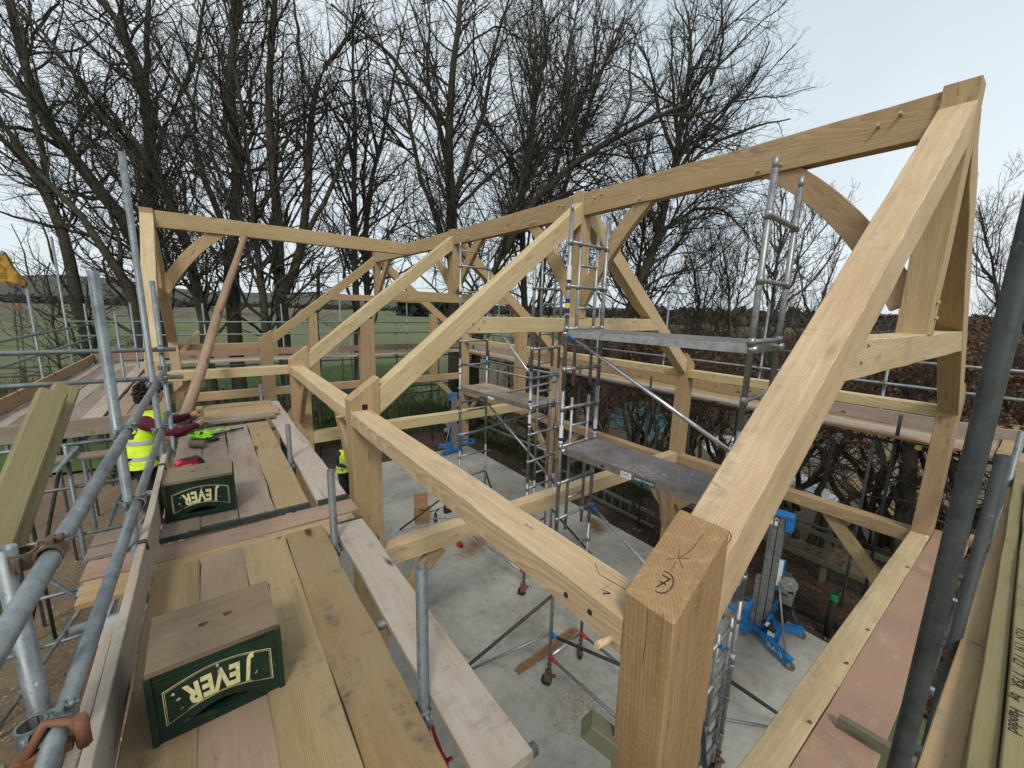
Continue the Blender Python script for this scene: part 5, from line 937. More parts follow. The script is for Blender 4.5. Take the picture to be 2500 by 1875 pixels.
# ------------------------------------------------------------------ beer crates used as steps
def plate2d(name, outer, holes, th):
    "flat panel with real openings, in local xy, th thick"
    cu = bpy.data.curves.new(name, 'CURVE'); cu.dimensions = '2D'; cu.fill_mode = 'BOTH'; cu.extrude = th/2
    for pl in [outer]+holes:
        s = cu.splines.new('POLY'); s.points.add(len(pl)-1); s.use_cyclic_u = True
        for p, (x, y) in zip(s.points, pl): p.co = (x, y, 0, 1)
    o = bpy.data.objects.new(name, cu); COL.objects.link(o); me = bpy.data.meshes.new_from_object(o); bpy.data.objects.remove(o); bpy.data.curves.remove(cu); me.name = name; me.materials.clear(); return me
def ellipse(cx, cy, rx, ry, n=20): return [(cx+rx*math.cos(2*math.pi*i/n), cy+ry*math.sin(2*math.pi*i/n)) for i in range(n)]
def crate(x, y, z, rz, label, w=.402, d=.318, h=.288):
    root = thing('beer_crate', label, 'crate', (x, y, z), 'green beer crates on the deck', rz); P = WM[root]
    def slot(s): 
        top = [(-.095*s+.19*s*i/14, .046+.030*math.sin(math.pi*i/14)) for i in range(15)]; return top+[(.095*s-.19*s*i/14, .046-.012*math.sin(math.pi*i/14)) for i in range(1, 14)]
    sh = MB()
    def addme(me, M):
        sh.add([v.co.copy() for v in me.vertices], [list(p.vertices) for p in me.polygons], False, M); bpy.data.meshes.remove(me)
    rect = lambda w_: [(-w_/2, .0), (w_/2, 0), (w_/2, h), (-w_/2, h)]
    for s, w_, off, ax in ((1, w, -d/2, (1, 0, 0)), (1, w, d/2-.008, (1, 0, 0)), (1, d-.018, -w/2+.0045, (0, 1, 0)), (1, d-.018, w/2-.0045, (0, 1, 0))):
        M = axes((0, off+.004, 0) if ax[0] else (off, 0, 0), ax, (0, 0, 1)); addme(plate2d('panel', rect(w_), [slot(1 if ax[0] else .7)], .008), M)
    for sx in (-1, 1):
        for sy in (-1, 1): sh.box(sx*w/2-.011, sx*w/2+.011, sy*d/2-.011, sy*d/2+.011, 0, h, .006)
    sh.box(-w/2-.002, w/2+.002, -d/2-.003, -d/2+.004, 0, .018, .002); sh.box(-w/2-.002, w/2+.002, -d/2-.003, -d/2+.004, h-.016, h, .002)
    sh.box(-w/2-.004, w/2+.004, -d/2-.004, d/2+.004, h-.030, h-.022, .0015); sh.box(-w/2-.004, w/2+.004, -d/2-.004, d/2+.004, .022, .029, .0015)
    for sx in (-1, 1):
        for k in range(4): yy = -d/2+d*(k+1)/5; sh.box(sx*(w/2+.001)-.003, sx*(w/2+.001)+.003, yy-.005, yy+.005, .03, h-.03, .0015)
    body = obj('shell', mesh_of('shell', sh.v, sh.f, sh.sm), GREENC, root, P)
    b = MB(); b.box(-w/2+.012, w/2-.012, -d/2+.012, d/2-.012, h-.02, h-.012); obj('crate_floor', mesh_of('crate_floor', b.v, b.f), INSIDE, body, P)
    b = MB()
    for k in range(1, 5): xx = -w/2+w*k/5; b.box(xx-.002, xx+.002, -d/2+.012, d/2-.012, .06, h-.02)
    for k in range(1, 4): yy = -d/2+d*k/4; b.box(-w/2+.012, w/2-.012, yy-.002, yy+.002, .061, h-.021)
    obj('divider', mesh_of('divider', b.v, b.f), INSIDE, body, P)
    # wooden step on top, with two finger holes
    lid = plate2d('lid', [(-w/2-.004, -d/2-.008), (w/2+.004, -d/2-.008), (w/2+.004, d/2+.004), (-w/2-.004, d/2+.004)], [ellipse(-.037, .005, .017, .014), ellipse(.045, .02, .017, .014)], .019)
    lo = obj('lid', lid, LIDW, root, P @ Matrix.Translation((0, 0, h+.010)))
    # printed panel: double cream line and the name, upside down
    F = P @ axes((0, -d/2-.0018, 0), (1, 0, 0), (0, 0, 1))
    def outline(ins):
        x0, x1 = -.168+ins, .172-ins; top = [(x0+(x1-x0)*i/16, .205-ins+.036*math.sin(math.pi*i/16)) for i in range(17)]
        bot = [(x1, .062+ins), (.11-ins, .085+ins*.6)]+[(.10-.20*i/8, .090+ins+.018*math.sin(math.pi*i/8)) for i in range(9)]+[(-.11+ins, .085+ins*.6), (x0, .062+ins)]; return top+bot
    bd = MB()
    for ins, t in ((0, .0022), (.0055, .0012)):
        A, B = outline(ins), outline(ins+t); n = len(A); bd.add([(*p, 0) for p in A]+[(*p, 0) for p in B], [(i, n+i, n+(i+1) % n, (i+1) % n) for i in range(n)])
    obj('printed_border', mesh_of('printed_border', bd.v, bd.f), CREAM, body, F)
    for i, ch in enumerate('JEVER'):
        xx = .086-.043*i; yy = .150+.018*math.cos((i-2)*.62)-(.0 if i else .002); me = text_mesh(ch, .128 if i == 2 else .120, .0005, bold=.0052)
        obj('lettering', me, CREAM, body, F @ Matrix.Translation((xx+.005, yy, .0006)) @ Matrix.Rotation(math.pi+(i-2)*.05, 4, 'Z') @ Matrix.Diagonal((.60, 1, 1, 1)))
    sc = MB(); g = random.Random(int(x*1000))
    for cx, cy, n, s in ((-.125, .165, 2, .010), (.115, .125, 3, .004), (.0, .208, 2, .011), (-.12, .11, 3, .003)):
        for k in range(n):
            ox, oy = cx+g.gauss(0, s), cy+g.gauss(0, s*1.3); a = [(ox+s*g.uniform(.3, .9)*math.cos(q), oy+s*g.uniform(.4, 1.2)*math.sin(q), .0012) for q in (0, 1.3, 2.4, 3.5, 4.9)]; sc.add(a, [(0, 1, 2, 3, 4)])
    obj('scrape', mesh_of('scrape', sc.v, sc.f), REFL, body, F)
    return root
crate(-1.243, 1.272, 3.682, .012, 'dark green beer crate with a plywood step on top, nearest the camera')
crate(-1.305, 3.19, 3.682, -.03, 'dark green beer crate with a plywood step on top, farther along the deck')
# red marking paint smeared on the second board
pb = [o for o in WM if o.get('label', '').startswith('greyish pink')][0]; sm = MB(); g = random.Random(3)
for k in range(46):
    x, y = -1.215+g.gauss(0, .05), 1.80+g.gauss(0, .055)+0; l, w_ = g.uniform(.008, .035), g.uniform(.001, .004); x = min(max(x, -1.315), -1.10); sm.add([(x, y-l, 3.6838), (x+w_, y-l*.3, 3.6838), (x+w_*.6, y+l, 3.6838), (x-w_*.4, y+l*.4, 3.6838)], [(0, 1, 2, 3)])
sm.build('paint_smear', mat_plain('red marking paint', (.40, .12, .085), .9), pb)
g = random.Random(12); b = MB()   # chalk and shavings left on the slab
rr_ = np.random.default_rng(31); n_ = 260; cc = np.c_[.2+6.2*rr_.random(n_), .3+11.8*rr_.random(n_), np.full(n_, .006)]; hot = rr_.random(n_) < .6; cc[hot, 0] = 2.9+.7*rr_.standard_normal(hot.sum()); cc[hot, 1] = 5.6+1.6*rr_.standard_normal(hot.sum())
cc[:, 0] = np.clip(cc[:, 0], .1, 6.5); cc[:, 1] = np.clip(cc[:, 1], .1, 12.3); th_ = 6.28*rr_.random(n_); l_ = (.005+.022*rr_.random(n_)**3)[:, None]; u_ = np.c_[np.cos(th_), np.sin(th_), np.zeros(n_)]*l_; v_ = np.c_[-np.sin(th_), np.cos(th_), np.zeros(n_)]*l_*.35
kind(obj('wood_chips', np_mesh('wood_chips', np.stack([cc-u_-v_, cc+u_-v_, cc+u_+v_+[0, 0, .004], cc-u_+v_], 1).reshape(-1, 3), np.arange(4*n_).reshape(-1, 4)), DARKW), 'stuff')
tag(obj('prop_pole', None, None) if False else (lambda bb: (bb.path([Vector((-1.545, 6.37, 3.62)).lerp(Vector((-.36, 10.10, 6.66)), t)+Vector((.012*math.sin(t*9), .012*math.cos(t*7), 0)) for t in [i/12 for i in range(13)]], [.073-.016*i/12 for i in range(13)], 16), bb.build('prop_pole', BARKPOLE, None, frame((-1.545, 6.37, 3.62), (-.36, 10.10, 6.66))))[1])(MB()), 'brown round timber pole leaning from the deck up to the wing ridge beam', 'prop')

# ------------------------------------------------------------------ tools lying on the deck
t = thing('laser_level', 'red and black instrument case lying by the toe board behind the farther crate', 'laser level', (-1.42, 4.28, 3.682), None, .35); P = WM[t]
b = MB(); b.prism([(-.10, 0), (.045, 0), (.06, .03), (.045, .072), (-.08, .072), (-.105, .05)], -.055, .055); obj('case', mesh_of('case', b.v, b.f), REDP, t, P)
b = MB(); b.prism([(.046, 0), (.10, .0), (.108, .04), (.085, .076), (.047, .0735), (.062, .03)], -.057, .057); b.box(-.055, .04, -.05, .05, .0722, .0745); obj('rubber_end', mesh_of('rubber_end', b.v, b.f), BLACK, t, P)
obj('lettering', text_mesh('TRIMOS', .022), WHITE, t, P @ axes((-.04, -.0562, .03), (1, 0, 0), (0, 0, 1)))
t = thing('mallet', 'dark headed mallet lying on the deck in front of the lime webbing', 'mallet', (-1.33, 4.90, 3.725)); 
b = MB(); b.cyl((-1.42, 4.90, 3.725), (-1.30, 4.83, 3.725), .042, 16); b.build('head', DARKW, t); b = MB(); b.cyl((-1.303, 4.832, 3.725), (-1.296, 4.828, 3.725), .043, 16); b.build('striking_face', LIDW, t); b = MB(); b.path([(-1.36, 4.87, 3.722), (-1.28, 4.96, 3.71), (-1.17, 5.06, 3.70)], [.014, .015, .018], 10); b.build('handle', BLACK, t)
b = MB(); g = random.Random(4)   # heap of webbing
def ribbon(b, pts, w):
    for p, q in zip(pts, pts[1:]):
        p, q = Vector(p), Vector(q); d = (q-p).normalized(); n = d.cross(Vector((g.uniform(-.5, .5), g.uniform(-.5, .5), 1))).normalized()*w/2; b.add([p-n, q-n, q+n, p+n], [(0, 1, 2, 3)])
strap = MB(); q = Vector((-1.42, 5.10, 3.70)); pts = []
for k in range(64):
    a = k*.9; pts.append((-1.32+.11*math.cos(a)*(.5+.5*g.random())+.02*g.gauss(0, 1), 5.22+.14*math.sin(a)*(.5+.6*g.random()), 3.70+.075*g.random()*(1-abs(math.sin(a))*.4)))
ribbon(strap, pts, .045); ribbon(strap, [(-1.22, 5.30, 3.73), (-1.14, 5.36, 3.74), (-1.05, 5.38, 3.71), (-.98, 5.40, 3.70)], .04)
tag(strap.build('webbing_strap', LIME), 'tangled lime green webbing strap heaped on the deck by the worker', 'strap')
b = MB(); b.cyl((-1.20, 5.25, 3.705), (-.90, 5.42, 3.70), .010, 8); tag(b.build('drill_bit', IRON), 'long thin dark bar lying across the deck beside the lime webbing', 'tool')

# ------------------------------------------------------------------ people
def skin(name, verts, edges, radii, mat, parent, M=Matrix(), sub=2):
    me = bpy.data.meshes.new(name); me.from_pydata([tuple(v) for v in verts], edges, []); o = obj(name, me, mat, parent, M)
    o.modifiers.new('skin', 'SKIN').use_smooth_shade = True
    for v, r in zip(me.skin_vertices[0].data, radii): v.radius = r if isinstance(r, tuple) else (r, r)
    me.skin_vertices[0].data[0].use_root = True; s = o.modifiers.new('sub', 'SUBSURF'); s.levels = sub; s.render_levels = sub; return o
def head(c, fwd, parent, r=1.0, hairmat=HAIR, hat=None):
    "skull, jaw, nose, ears, eyes, mouth; hair as a mass of small curls"
    c = Vector(c); fwd = Vector(fwd).normalized(); up = Vector((0, 0, 1)); si = fwd.cross(up).normalized(); M = Matrix(((fwd.x, si.x, up.x, c.x), (fwd.y, si.y, up.y, c.y), (fwd.z, si.z, up.z, c.z), (0, 0, 0, 1))) @ Matrix.Scale(r, 4)
    bm = bmesh.new(); bmesh.ops.create_uvsphere(bm, u_segments=24, v_segments=18, radius=1)
    for v in bm.verts:
        x, y, z = v.co; q = Vector((x*.098, y*.076, z*.118))
        if z < 0: q.x += .018*(-z)*(x > -.2); q.y *= 1-.32*(-z)**1.5; q.x *= 1-.12*(-z)
        if x > .75 and abs(y) < .28: q.x += .022*max(0, 1-abs(z+.12)/.22)*(1-abs(y)/.28)          # nose
        if x > .6: q.x -= .007*max(0, 1-abs(z-.12)/.14)*max(0, 1-abs(abs(y)-.42)/.24)               # eye sockets
        if x > .7 and abs(y) < .4: q.x += .004*max(0, 1-abs(z+.48)/.07)                            # lips
        v.co = q
    vs = [v.co.copy() for v in bm.verts]; fs = [[l.index for l in f.verts] for f in bm.faces]; bm.verts.index_update(); fs = [[v.index for v in f.verts] for f in bm.faces]; bm.free()
    b = MB(); b.add(vs, fs, True)
    for s in (1, -1): b.path([(-.005, s*.073, .025), (-.018, s*.088, .012), (-.016, s*.087, -.015), (-.003, s*.076, -.035)], [(.008, .014)]*4, 8)
    b.cyl((-.015, 0, -.17), (0, 0, -.05), .055, 14)
    hd = obj('head', mesh_of('head', b.v, b.f, b.sm), SKIN, parent, M)
    e = MB()
    for s in (1, -1): e.add([(.091+.002*math.cos(a), s*.031+.011*math.cos(a), .016+.006*math.sin(a)) for a in [i*.785 for i in range(8)]], [list(range(8))])
    obj('eyes', mesh_of('eyes', e.v, e.f), INK, hd, M)
    if hat: 
        h = MB(); h.lathe([(.093, .0), (.098, .03), (.094, .07), (.07, .115), (.03, .135), (0, .14)], 20); obj('beanie', mesh_of('beanie', h.v, h.f, True), hat, hd, M)
    else:
        g = random.Random(5); h = MB(); ico = bmesh.new(); bmesh.ops.create_icosphere(ico, subdivisions=1, radius=1); iv = [v.co.copy() for v in ico.verts]; ico.verts.index_update(); jf = [[v.index for v in f.verts] for f in ico.faces]; ico.free()
        for k in range(420):
            th = g.uniform(0, 2*math.pi); z = g.uniform(-.62, 1); x, y = math.cos(th)*math.sqrt(1-z*z), math.sin(th)*math.sqrt(1-z*z)
            if x > .35 and z < .42: continue
            rr = g.uniform(.014, .026); p = Vector((x*.118-.012, y*.106, z*.135+.018))*g.uniform(1.0, 1.2); h.add([q*rr*Vector((1, 1, 1)).length/1.73+p for q in iv], jf, True)
        obj('curly_hair', mesh_of('curly_hair', h.v, h.f, True), hairmat, hd, M)
    return hd
def hand(wrist, dirv, palm_n, parent, curl=.5, size=1.0):
    "palm with four bent fingers of different length and a thumb off its side"
    x = Vector(dirv).normalized(); z = Vector(palm_n); z = (z-x*z.dot(x)).normalized(); y = z.cross(x); w = Vector(wrist); M = Matrix(((x.x, y.x, z.x, w.x), (x.y, y.y, z.y, w.y), (x.z, y.z, z.z, w.z), (0, 0, 0, 1))); b = MB()
    b.path([(-.03, 0, 0), (.01, 0, 0), (.05, 0, .002), (.088, 0, .0), (.096, 0, -.001)], [(.022, .026), (.017, .032), (.015, .042), (.013, .042), (.008, .036)][::1], 12)
    for k, (yy, L) in enumerate(((.032, .072), (.011, .082), (-.011, .077), (-.031, .060))):
        p = Vector((.090, yy, 0)); a = -curl*.3; pts = [p]; 
        for s, fr in enumerate((.45, .32, .23)): a += -curl*(.35, .75, .6)[s]; p = p+Vector((math.cos(a), .02*(1-k), math.sin(a)))*L*fr; pts.append(p)
        b.path(pts, [.0095, .009, .008, .0055], 8)
    b.path([(.02, .030, -.004), (.045, .052, -.014), (.072, .058, -.026), (.092, .054, -.034)], [.014, .012, .010, .006], 8)
    return obj('hand', mesh_of('hand', b.v, b.f, b.sm), SKIN, parent, M)
def loft(name, rings, mat, parent, n=20):
    "clothing: stacked ellipses (centre, half width vector, half depth vector)"
    vs = []; fs = []
    for c, a, b_ in rings:
        c, a, b_ = Vector(c), Vector(a), Vector(b_); vs += [c+a*math.cos(2*math.pi*i/n)+b_*math.sin(2*math.pi*i/n) for i in range(n)]
    for k in range(len(rings)-1): fs += [(k*n+i, k*n+(i+1) % n, (k+1)*n+(i+1) % n, (k+1)*n+i) for i in range(n)]
    return obj(name, mesh_of(name, vs, fs, True), mat, parent)
def person(name, label, J, parent_loc, sleeve, vestmat=True, hat=None, face=(1, 0, 0), hold=None):
    t = thing(name, label, 'person', parent_loc); V = lambda k: Vector(J[k])
    order = ['pelvis', 'waist', 'chest', 'neck', 'rsh', 'relb', 'rwr', 'lsh', 'lelb', 'lwr', 'rhip', 'rkn', 'ran', 'rtoe', 'lhip', 'lkn', 'lan', 'ltoe']; ix = {k: i for i, k in enumerate(order)}
    E = [('pelvis', 'waist'), ('waist', 'chest'), ('chest', 'neck'), ('chest', 'rsh'), ('rsh', 'relb'), ('relb', 'rwr'), ('chest', 'lsh'), ('lsh', 'lelb'), ('lelb', 'lwr'), ('pelvis', 'rhip'), ('rhip', 'rkn'), ('rkn', 'ran'), ('ran', 'rtoe'), ('pelvis', 'lhip'), ('lhip', 'lkn'), ('lkn', 'lan'), ('lan', 'ltoe')]
    rad = dict(pelvis=.12, waist=.12, chest=.13, neck=.05, rsh=.06, relb=.042, rwr=.028, lsh=.06, lelb=.042, lwr=.028, rhip=.09, rkn=.06, ran=.042, rtoe=.035, lhip=.09, lkn=.06, lan=.042, ltoe=.035)
    body = skin('body', [V(k) for k in order], [(ix[a], ix[b_]) for a, b_ in E], [rad[k] for k in order], SKIN, t)
    up = ['waist', 'chest', 'neck', 'rsh', 'relb', 'rwr', 'lsh', 'lelb', 'lwr']; j = {k: i for i, k in enumerate(up)}; r2 = dict(waist=.135, chest=.13, neck=.06, rsh=.082, relb=.060, rwr=.040, lsh=.082, lelb=.060, lwr=.040)
    skin('jumper', [V(k) for k in up], [(j[a], j[b_]) for a, b_ in E if a in j and b_ in j], [r2[k] for k in up], sleeve, t)
    lo = ['pelvis', 'rhip', 'rkn', 'ran', 'lhip', 'lkn', 'lan']; j2 = {k: i for i, k in enumerate(lo)}; r3 = dict(pelvis=.145, rhip=.105, rkn=.078, ran=.06, lhip=.105, lkn=.078, lan=.06)
    skin('trousers', [V(k) for k in lo], [(j2[a], j2[b_]) for a, b_ in E if a in j2 and b_ in j2], [r3[k] for k in lo], TROUS, t)
    for s in 'rl': bt = MB(); d = (V(s+'toe')-V(s+'an')); d.z = 0; d.normalize(); a = V(s+'an'); bt.path([a-d*.05+Vector((0, 0, -.045)), a+d*.06+Vector((0, 0, -.04)), a+d*.17+Vector((0, 0, -.055)), a+d*.21+Vector((0, 0, -.06))], [.045, .05, .042, .025], 10); bt.build('boot', IRON, t)
    # vest
    sh = (V('lsh')-V('rsh')); sh.z = 0; sh.normalize(); fw = sh.cross(Vector((0, 0, 1))); fw = fw if fw.dot(Vector(face)) > 0 else -fw
    P, Wt, Ch, Nk = V('pelvis'), V('waist'), V('chest'), V('neck')
    spine = lambda q: P.lerp(Wt, q*2) if q < .5 else Wt.lerp(Ch, q*2-1)
    rings = [(spine(q)+Vector((0, 0, .0)), sh*a, fw*b_) for q, a, b_ in ((-.14, .23, .195), (.1, .22, .186), (.3, .208, .172), (.5, .19, .16), (.7, .195, .165), (.9, .205, .178), (1.0, .21, .178))]
    rings += [(Ch.lerp(Nk, .40), sh*.19, fw*.155), (Ch.lerp(Nk, .70), sh*.145, fw*.12), (Ch.lerp(Nk, .95), sh*.085, fw*.085)]
    vest = loft('vest', rings, HIVIS, t)
    for q in (.10, .52):
        a, b_ = (.2235, .1895) if q < .4 else (.197, .167); loft('reflective_band', [(spine(q), sh*a, fw*b_), (spine(q+.11), sh*(a-.001), fw*(b_-.0005))], REFL, vest)
    hd = head(V('head'), face, t, 1.08 if hat is None else 1.0, hat=hat)
    rh = hand(V('rwr'), V('rwr')-V('relb')+Vector((0, 0, .02)), (0, 0, 1), t, .75); lh = hand(V('lwr'), V('lwr')-V('lelb'), Vector((0, 0, 1)), t, 1.3)
    return t
J1 = dict(pelvis=(-1.90, 5.62, 3.42), waist=(-1.89, 5.66, 3.62), chest=(-1.85, 5.71, 3.83), neck=(-1.80, 5.74, 4.00), head=(-1.765, 5.76, 4.155), rsh=(-1.83, 5.50, 3.875), relb=(-1.555, 5.40, 3.735), rwr=(-1.36, 5.66, 3.755), lsh=(-1.83, 5.92, 3.875), lelb=(-1.62, 6.08, 3.74), lwr=(-1.42, 6.03, 3.80), rhip=(-1.90, 5.52, 3.38), rkn=(-1.86, 5.50, 2.98), ran=(-1.90, 5.50, 2.58), rtoe=(-1.72, 5.47, 2.54), lhip=(-1.90, 5.72, 3.38), lkn=(-1.86, 5.76, 2.98), lan=(-1.92, 5.78, 2.58), ltoe=(-1.74, 5.82, 2.54))
person('person', 'curly haired worker in yellow vest and maroon jumper, reaching across the far deck boards', J1, (-1.9, 5.6, 2.5), MAROON, face=(.93, .30, -.22))
board(-2.45, -1.70, 5.30, 5.53, 2.498, 'low board under the curly haired worker, nearer of two', 'boards on the lower lift', BRD); board(-2.45, -1.70, 5.60, 5.90, 2.498, 'low board under the curly haired worker, farther of two', 'boards on the lower lift', BRD)
t = thing('wooden_mallet', 'square headed wooden mallet in the left hand of the curly haired worker', 'mallet', (-1.34, 6.0, 3.85)); b = MB(); b.box(-1.375, -1.30, 5.90, 6.04, 3.80, 3.905, .008); b.build('head', BRDN, t); b = MB(); b.cyl((-1.338, 5.97, 3.80), (-1.42, 6.04, 3.735), .014, 10); b.build('handle', DARKW, t); b = MB(); b.cyl((-1.338, 5.8985, 3.852), (-1.338, 5.901, 3.852), .017, 12); b.build('wedge', DARKW, t)
px, py = 1.475, 10.35
J2 = dict(pelvis=(px, py, .92), waist=(px, py, 1.10), chest=(px+.01, py, 1.30), neck=(px+.03, py-.01, 1.48), head=(px+.06, py-.02, 1.60), rsh=(px-.17, py-.08, 1.40), relb=(px-.20, py-.10, 1.12), rwr=(px+.02, py-.22, 1.03), lsh=(px+.17, py+.08, 1.40), lelb=(px+.24, py, 1.12), lwr=(px+.12, py-.18, 1.03), rhip=(px-.09, py-.04, .88), rkn=(px-.07, py-.05, .47), ran=(px-.02, py-.03, .085), rtoe=(px+.06, py-.2, .04), lhip=(px+.09, py+.04, .88), lkn=(px+.1, py+.02, .47), lan=(px+.1, py+.05, .085), ltoe=(px+.2, py-.1, .04))
person('person', 'worker in navy jacket and yellow vest on the slab, half hidden behind an oak post', J2, (px, py, 0), NAVYJ, hat=NAVYJ, face=(.75, -.6, -.2))

t = thing('board_hanger', 'thin red bent steel hanger under the nearest single board', 'hanger', tuple(at(1075, 1800, 1.72)))
b = MB(); b.path([at(1050, 1752, 1.70), at(1060, 1790, 1.71), at(1078, 1838, 1.72), at(1092, 1862, 1.72), at(1092, 1920, 1.74)], .0075, 8); b.build('rod', REDC, t)
b = MB(); b.path([at(1092, 1856, 1.72), at(1104, 1850, 1.72)], .008, 8); b.build('eye', REDC, t)

# ------------------------------------------------------------------ things standing on the slab and beyond
t = thing('plywood_box', 'upright brown plywood box with a lifted slotted lid on the slab', 'box', (2.72, 8.15, 0), None, -.30); P = WM[t]
b = MB(); b.box(-.17, .17, -.14, .14, 0, .44, .004); bx = obj('body', mesh_of('body', b.v, b.f), LIDW2 if 'LIDW2' in globals() else mat_wood('orange plywood', (.34, .19, .09), (.23, .12, .055), 12, (0, .1, .5), 0, crack=.1, vary=.05), t, P)
b = MB(); b.box(-.06, .06, -.1425, -.140, .36, .385); obj('hand_slot_shade', mesh_of('hand_slot_shade', b.v, b.f), INSIDE, bx, P)  # dark strip paints the shade of a slot, the panel stays whole
obj('lid', plate2d('lid', [(-.17, 0), (.17, 0), (.17, .24), (-.17, .24)], [ellipse(.02, .13, .055, .014)], .015), bx.data.materials[0], t, P @ axes((0, .13, .44), (1, 0, 0), (0, .15, 1)))
t = thing('power_tool', 'black cordless power tool lying on the slab next to the plywood box', 'power tool', (3.47, 8.2, 0)); b = MB(); b.box(3.37, 3.60, 8.14, 8.24, 0, .09, .012); b.build('battery', BLACK, t); b = MB(); b.path([(3.40, 8.22, .09), (3.42, 8.24, .20), (3.52, 8.26, .24), (3.62, 8.22, .2), (3.66, 8.2, .08)], [.04, .035, .045, .04, .03], 10); b.build('body', IRON, t); b = MB(); b.path([(3.44, 8.24, .15), (3.30, 8.3, .12), (3.12, 8.42, .03), (3.05, 8.5, .012)], .009, 6); b.build('cable', BLACK, t)
t = thing('spout_bottle', 'small grey bottle with a spout standing on the slab beside the plywood box', 'tool', (3.0, 7.95, 0)); b = MB(); b.cyl((3.0, 7.95, 0), (3.0, 7.95, .20), .045, 12); b.build('bottle', GALVD, t); b = MB(); b.path([(3.0, 7.95, .2), (3.03, 7.97, .26), (3.12, 8.0, .28)], .02, 8); b.build('spout', BLACK, t)  # upright cylinder bottle with a bent black spout
t = thing('red_block', 'small red tool lying on the slab under the nearer tie beam', 'tool', (2.98, 6.65, 0)); b = MB(); b.box(2.92, 3.02, 6.60, 6.75, 0, .10, .01); b.build('body', REDC, t); b = MB(); b.box(2.95, 2.99, 6.57, 6.60, .02, .07); b.build('nose', IRON, t)
# ladder lying on edge in the soil
t = thing('ladder', 'aluminium ladder lying on its edge in the dark soil strip beside the slab', 'ladder', (7.5, 5.8, -.2))
for z in (-.14, .22): b = MB(); b.box(7.50, 7.56, 4.75, 9.2, z, z+.075, .004); b.build('rail', ALU, t)
for k in range(15): b = MB(); y = 4.95+.29*k; b.box(7.515, 7.545, y-.016, y+.016, -.07, .225); b.build('rung', ALU, t)
t = thing('drain_pipe', 'black upright plastic pipe with green tape round its top, in the dark soil', 'pipe', (7.0, .95, -.2)); b = MB(); b.pipe((7.0, .95, -.22), (7.02, .95, .62), .055, .006, 18); b.build('pipe', BLACK, t); b = MB(); b.lathe([(.056, .48), (.057, .64), (.05, .66)], 18, M=Matrix.Translation((7.02, .95, 0))); b.build('tape', GRN, t)
b = MB(); b.path([(8.2, -.6, -.1), (7.7, .1, -.05), (7.35, .9, -.12), (7.3, 1.5, -.18)], .05, 10); tag(b.build('pipe_bend', BLACK), 'black flexible pipe curving through the soil near the far gable post', 'pipe')
# post and rail fence between soil strip and hedge
t = thing('post_and_rail_fence', 'mossy post and rail fence running between the soil strip and the hedge', 'fence', (8.75, 5, -.2))
for y in np.arange(-4, 15.5, 1.85): beam('post', (8.82, y, -.25), (8.82, y, 1.02+.03*math.sin(y*3)), .11, .10, FENCEW, t, up=(0, 1, 0), jit=.004)
for z in (.24, .82):
    for y in np.arange(-4, 15, 3.7): beam('rail', (8.745, y-.05, z+.02*math.sin(y)), (8.745, y+3.72, z+.02*math.sin(y+3.7)), .045, .11, FENCEW, t, jit=.004)
t = thing('field_fence', 'low dark fence of posts and two rails at the edge of the green field', 'fence', (-9, 38.3, -.2))
for x in np.arange(-24, 2, 2.2): beam('post', (x, 38.4, -.3), (x, 38.4, .95), .13, .13, DARKW, t, up=(0, 1, 0))
for z in (.25, .80): beam('rail', (-24, 38.3, z), (2, 38.3, z), .05, .12, DARKW, t)
# crane hook block hanging at the left edge
c = at(4, 655, 11.5); t = thing('crane_hook_block', 'worn yellow crane hook block hanging into view at the left edge', 'hook block', tuple(c)); M = Matrix.Translation(c)
b = MB(); b.prism([(-.45, .30), (.0, .48), (.14, .38), (.22, .05), (.34, -.20), (.42, -.36), (.40, -.48), (.10, -.50), (-.02, -.38), (-.45, -.30)], -.12, .12, M=M); b.build('side_plate', YEL, t)
for yy in (-.125, .125): b = MB(); b.prism([(-.45, .05), (.05, .10), (.10, -.28), (-.45, -.22)], yy-.008, yy+.008, M=M); b.build('cover_plate', YEL, t)
b = MB(); b.prism([(.03, -.34), (.36, -.44), (.34, -.52), (.10, -.53)], -.13, .13, M=M); b.build('grease_plate', RUSTY, t); b = MB(); b.cyl((-.2, -.16, .1), (-.2, .16, .1), .2, 24, M=M); b.build('sheave', IRON, t)
b = MB(); b.cyl((.06, -.13, .42), (.06, .13, .42), .06, 14, M=M); b.build('pin', ALU, t)
p0 = at(37, 708, 11.5); p1 = at(64, 985, 11.2); t2 = thing('lifting_chain', 'double dark lifting chain running down from the crane hook block to the wing deck', 'chain', tuple(p1))
for s in (-.05, .05):
    ln = MB(); off = Vector((s, 0, 0)); n = 74
    for k in range(n):
        a = p0.lerp(p1, k/n)+off*(1 if k > 2 else .3); e = p0.lerp(p1, (k+1.25)/n)+off*(1 if k > 2 else .3); dd = (e-a).normalized(); w = dd.cross(Vector((0, 1, 0) if k % 2 else (1, 0, 0))).normalized()*.016
        ln.path([a, a+w+dd*.012, e+w-dd*.012, e, e-w-dd*.012, a-w+dd*.012, a], .0065, 4, cap=False)
    ln.build('chain_leg', IRON, t2)
b = MB(); q = at(42, 748, 11.45); b.box(q.x-.07, q.x+.07, q.y-.03, q.y+.03, q.z-.10, q.z+.03, .01); b.build('shortening_hook', RUSTO, t2)
b = MB(); q = at(37, 700, 11.5); b.path([q+Vector((0, 0, .06)), q+Vector((0, 0, -.03)), q+Vector((.05, 0, -.10)), q+Vector((.0, 0, -.15)), q+Vector((-.05, 0, -.10))], .02, 8); b.build('hook', NAVY, t2)
b = MB(); q0 = at(8, 985, 10.8); q1 = at(88, 968, 10.8)
